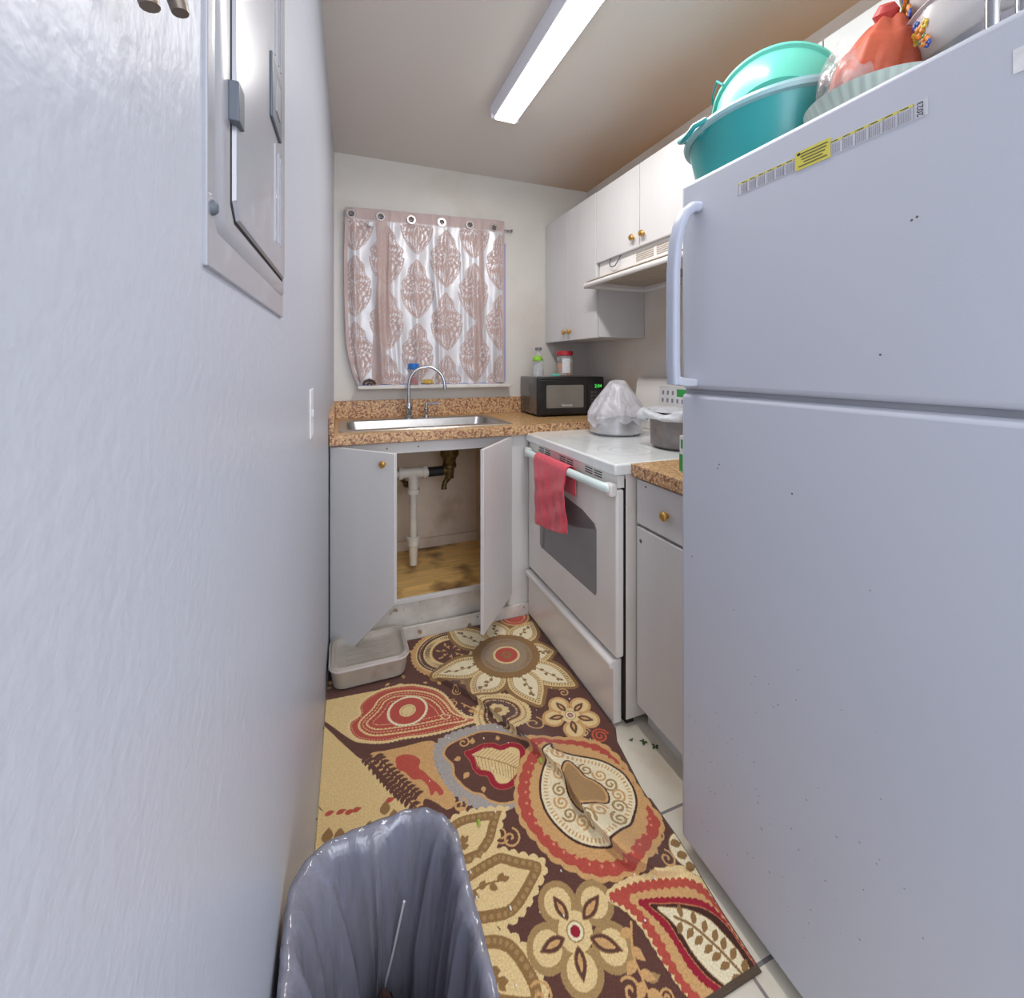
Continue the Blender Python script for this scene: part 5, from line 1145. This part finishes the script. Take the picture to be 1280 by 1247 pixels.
    paint(T['leaf_r'], [(-1,0,RED,'sc',.006,.016)], margin=.01)
    paint(T['leaf_t'], [(-1,0,TAN,'sc',.005,.017)], margin=.01)
    paint(T['leaf_c'], [(-1,0,CRM,'sc',.003,.013)], margin=.01)
    paint(T['leaf_d'], [(-1,.002,L3(206,130,90)),(-1,0,DK)], margin=.006)
    paint(T['leaf_i'], [(-1,.002,OLG),(-1,0,CR2)], margin=.006)
    st = T['leaf_st']; P = smooth(st, False, 4); stroke(P, .0030, OL, sm=False)
    for j, k in enumerate(range(2,len(P),3)):
        e = P[k]-P[k-1]; e = e/np.hypot(*e); nn = np.array([-e[1],e[0]])
        for sg in (1,-1): paint(leaf(P[k]+nn*sg*.004,P[k]-e*.006+nn*sg*.030,.24,.9), [(-1,0,OL)], margin=.003)
    paint(T['oval'], [(-1,0.002,OLG),(-1,0,CR2)], margin=.005)
    for p in T['oval_m']: paint(leaf((p[0]-.014,p[1]),(p[0]+.016,p[1]-.004),.35,.9), [(-1,0,OL)], margin=.003)
    for k, r in (('sp_misc',.026),('sp2',.034),('sp3',.022),('sp4',.022)):
        for i, p in enumerate(T[k]): spiral(p, r*(1 if k!='sp2' or i==0 else .6), TAN, .0026, 1.0+i, -1, 1.4)
    vine(T['vine1'], TAN, .030); vine(T['vine2'], TAN, .014)
    spiral(T['corner_red'][0],.03, ORG_, .003, 0, 1, 2.2)
    # dark binding along the right and the front edge
    e = (XRt-GX).ravel(); col[(e<.0045)] = L3(82,62,50); col[(gy-y0)<.010] = L3(92,76,62)
    # -- relief: the long wrinkle, small dents, one overlap at the left
    P = np.array(RIDGE); Z = np.full(npt,.0065); best = np.full(npt,9.); zz = np.zeros(npt); sh = np.zeros((npt,2)); s0 = 0
    for i in range(len(P)-1):
        a, b = P[i], P[i+1]; dx, dy = b-a; l2 = dx*dx+dy*dy
        t = np.clip(((gx-a[0])*dx+(gy-a[1])*dy)/l2,0,1); ddx = gx-a[0]-t*dx; ddy = gy-a[1]-t*dy; d = np.hypot(ddx,ddy)
        side = (dx*(gy-a[1])-dy*(gx-a[0]))>0   # right-hand (stove) side
        h = HT[i]+(HT[i+1]-HT[i])*t; w = np.where(side,.050,.011)
        g = h*np.exp(-(d/w)**2); l = math.sqrt(l2)
        m = d<best; best[m] = d[m]; zz[m] = g[m]; sh[m,0] = (g*.75*dy/l)[m]; sh[m,1] = (-g*.75*dx/l)[m]
    Z = Z+zz
    Z += .0025*np.exp(-((gx-.74)**2/.05**2+(gy-1.0)**2/.06**2))+.005*np.exp(-((gx-.80)/.03)**2-((gy-1.14)/.03)**2)
    Z += .0012*np.sin(9*gx+2)*np.sin(7*gy+1)+.0012
    rr = rng.random(npt); Z += .0010*(rr-.5)
    edge = np.minimum(e/.012,1); Z = Z*(.35+.65*np.sqrt(np.clip(edge,0,1)))+.0005
    org = np.array([.42,1.37,0.0])
    verts = np.stack([gx+sh[:,0]*-1*SGN,gy+sh[:,1]*-1*SGN,Z],-1)-org
    # underside ring closes the sheet
    me = bpy.data.meshes.new('patterned_rug'); idx = np.arange(nu*nv).reshape(nv,nu)
    F = np.stack([idx[:-1,:-1],idx[:-1,1:],idx[1:,1:],idx[1:,:-1]],-1).reshape(-1,4)
    bd = np.concatenate([idx[0,:], idx[1:,-1], idx[-1,-2::-1], idx[-2:0:-1,0]])
    low = verts[bd].copy(); low[:,2] = .0006; nb = len(bd); base = len(verts)
    verts = np.concatenate([verts, low]); col2 = np.concatenate([col, col[bd]*.6])
    k = np.arange(nb); k2 = (k+1)%nb
    F = np.concatenate([F, np.stack([bd[k2], bd[k], base+k, base+k2],-1)])
    me.vertices.add(len(verts)); me.vertices.foreach_set('co', verts.astype(np.float32).ravel())
    me.loops.add(len(F)*4); me.loops.foreach_set('vertex_index', F.astype(np.int32).ravel())
    me.polygons.add(len(F)); me.polygons.foreach_set('loop_start', np.arange(0,len(F)*4,4,dtype=np.int32)); me.polygons.foreach_set('use_smooth', np.ones(len(F),bool))
    me.update(calc_edges=True)
    at = me.color_attributes.new('pile','FLOAT_COLOR','POINT'); c4 = np.ones((len(verts),4),np.float32); c4[:,:3] = col2; at.data.foreach_set('color', c4.ravel())
    m = bpy.data.materials.new('woven_rug_pile'); nt, N, Lk, B = nodes_of(m)
    B.inputs['Roughness'].default_value = .95; B.inputs['Sheen Weight'].default_value = .25; B.inputs['Specular IOR Level'].default_value = .15
    a = N.new('ShaderNodeVertexColor'); a.layer_name = 'pile'
    tc = N.new('ShaderNodeTexCoord'); n = N.new('ShaderNodeTexNoise'); n.inputs['Scale'].default_value = 260; n.inputs['Detail'].default_value = 2; Lk.new(tc.outputs['Object'], n.inputs['Vector'])
    r = N.new('ShaderNodeMapRange'); r.inputs[1].default_value = .25; r.inputs[2].default_value = .75; r.inputs[3].default_value = .80; r.inputs[4].default_value = 1.16; Lk.new(n.outputs['Fac'], r.inputs[0])
    mx = N.new('ShaderNodeMix'); mx.data_type = 'RGBA'; mx.blend_type = 'MULTIPLY'; mx.inputs[0].default_value = 1; Lk.new(a.outputs[0], mx.inputs[6]); Lk.new(r.outputs[0], mx.inputs[7]); Lk.new(mx.outputs[2], B.inputs['Base Color'])
    bp_ = N.new('ShaderNodeBump'); bp_.inputs['Strength'].default_value = .5; bp_.inputs['Distance'].default_value = .002; Lk.new(n.outputs['Fac'], bp_.inputs['Height']); Lk.new(bp_.outputs[0], B.inputs['Normal'])
    me.materials.append(m)
    o = bpy.data.objects.new('patterned_rug', me); COL.objects.link(o); o.location = tuple(org)
    tag(o, 'brown rug with red and cream paisley flowers wrinkled across the kitchen floor', 'rug')
rug()

# ================================================================= LIGHT AND CAMERA
def area(name, loc, rot, sx, sy, e, c=(1,1,1)):
    l = bpy.data.lights.new(name, 'AREA'); l.shape = 'RECTANGLE'; l.size = sx; l.size_y = sy; l.energy = e; l.color = c
    o = bpy.data.objects.new(name, l); COL.objects.link(o); o.location = loc; o.rotation_euler = rot; return o
area('tube_light', (.72,1.31,2.378), (0,0,0), .09, 1.24, 12, (1,.975,.95))
area('rear_fill_light', (.6,-1.5,1.9), (math.radians(78),0,0), 1.8, 1.4, 19, (.97,.98,1))  # unseen fill lamp added behind the camera to brighten the kitchen
wd = bpy.data.worlds.new('world'); SC.world = wd; wd.use_nodes = True
bg = wd.node_tree.nodes['Background']; bg.inputs[0].default_value = (.80,.87,1,1); bg.inputs[1].default_value = 1.95
cam = bpy.data.cameras.new('camera'); co = bpy.data.objects.new('camera', cam); COL.objects.link(co); SC.camera = co
cam.sensor_fit = 'HORIZONTAL'; cam.sensor_width = 36; cam.lens = 36*560/1280; cam.shift_y = -(623.5-457)/1280; cam.clip_start = .01
co.location = (0,0,1.25); co.rotation_euler = (PI/2,0,-math.atan2(216,560))
vs = SC.view_settings; SC.display_settings.display_device = 'sRGB'; vs.view_transform = 'Standard'; vs.look = 'None'; vs.gamma = 1; vs.exposure = .19; vs.use_curve_mapping = False
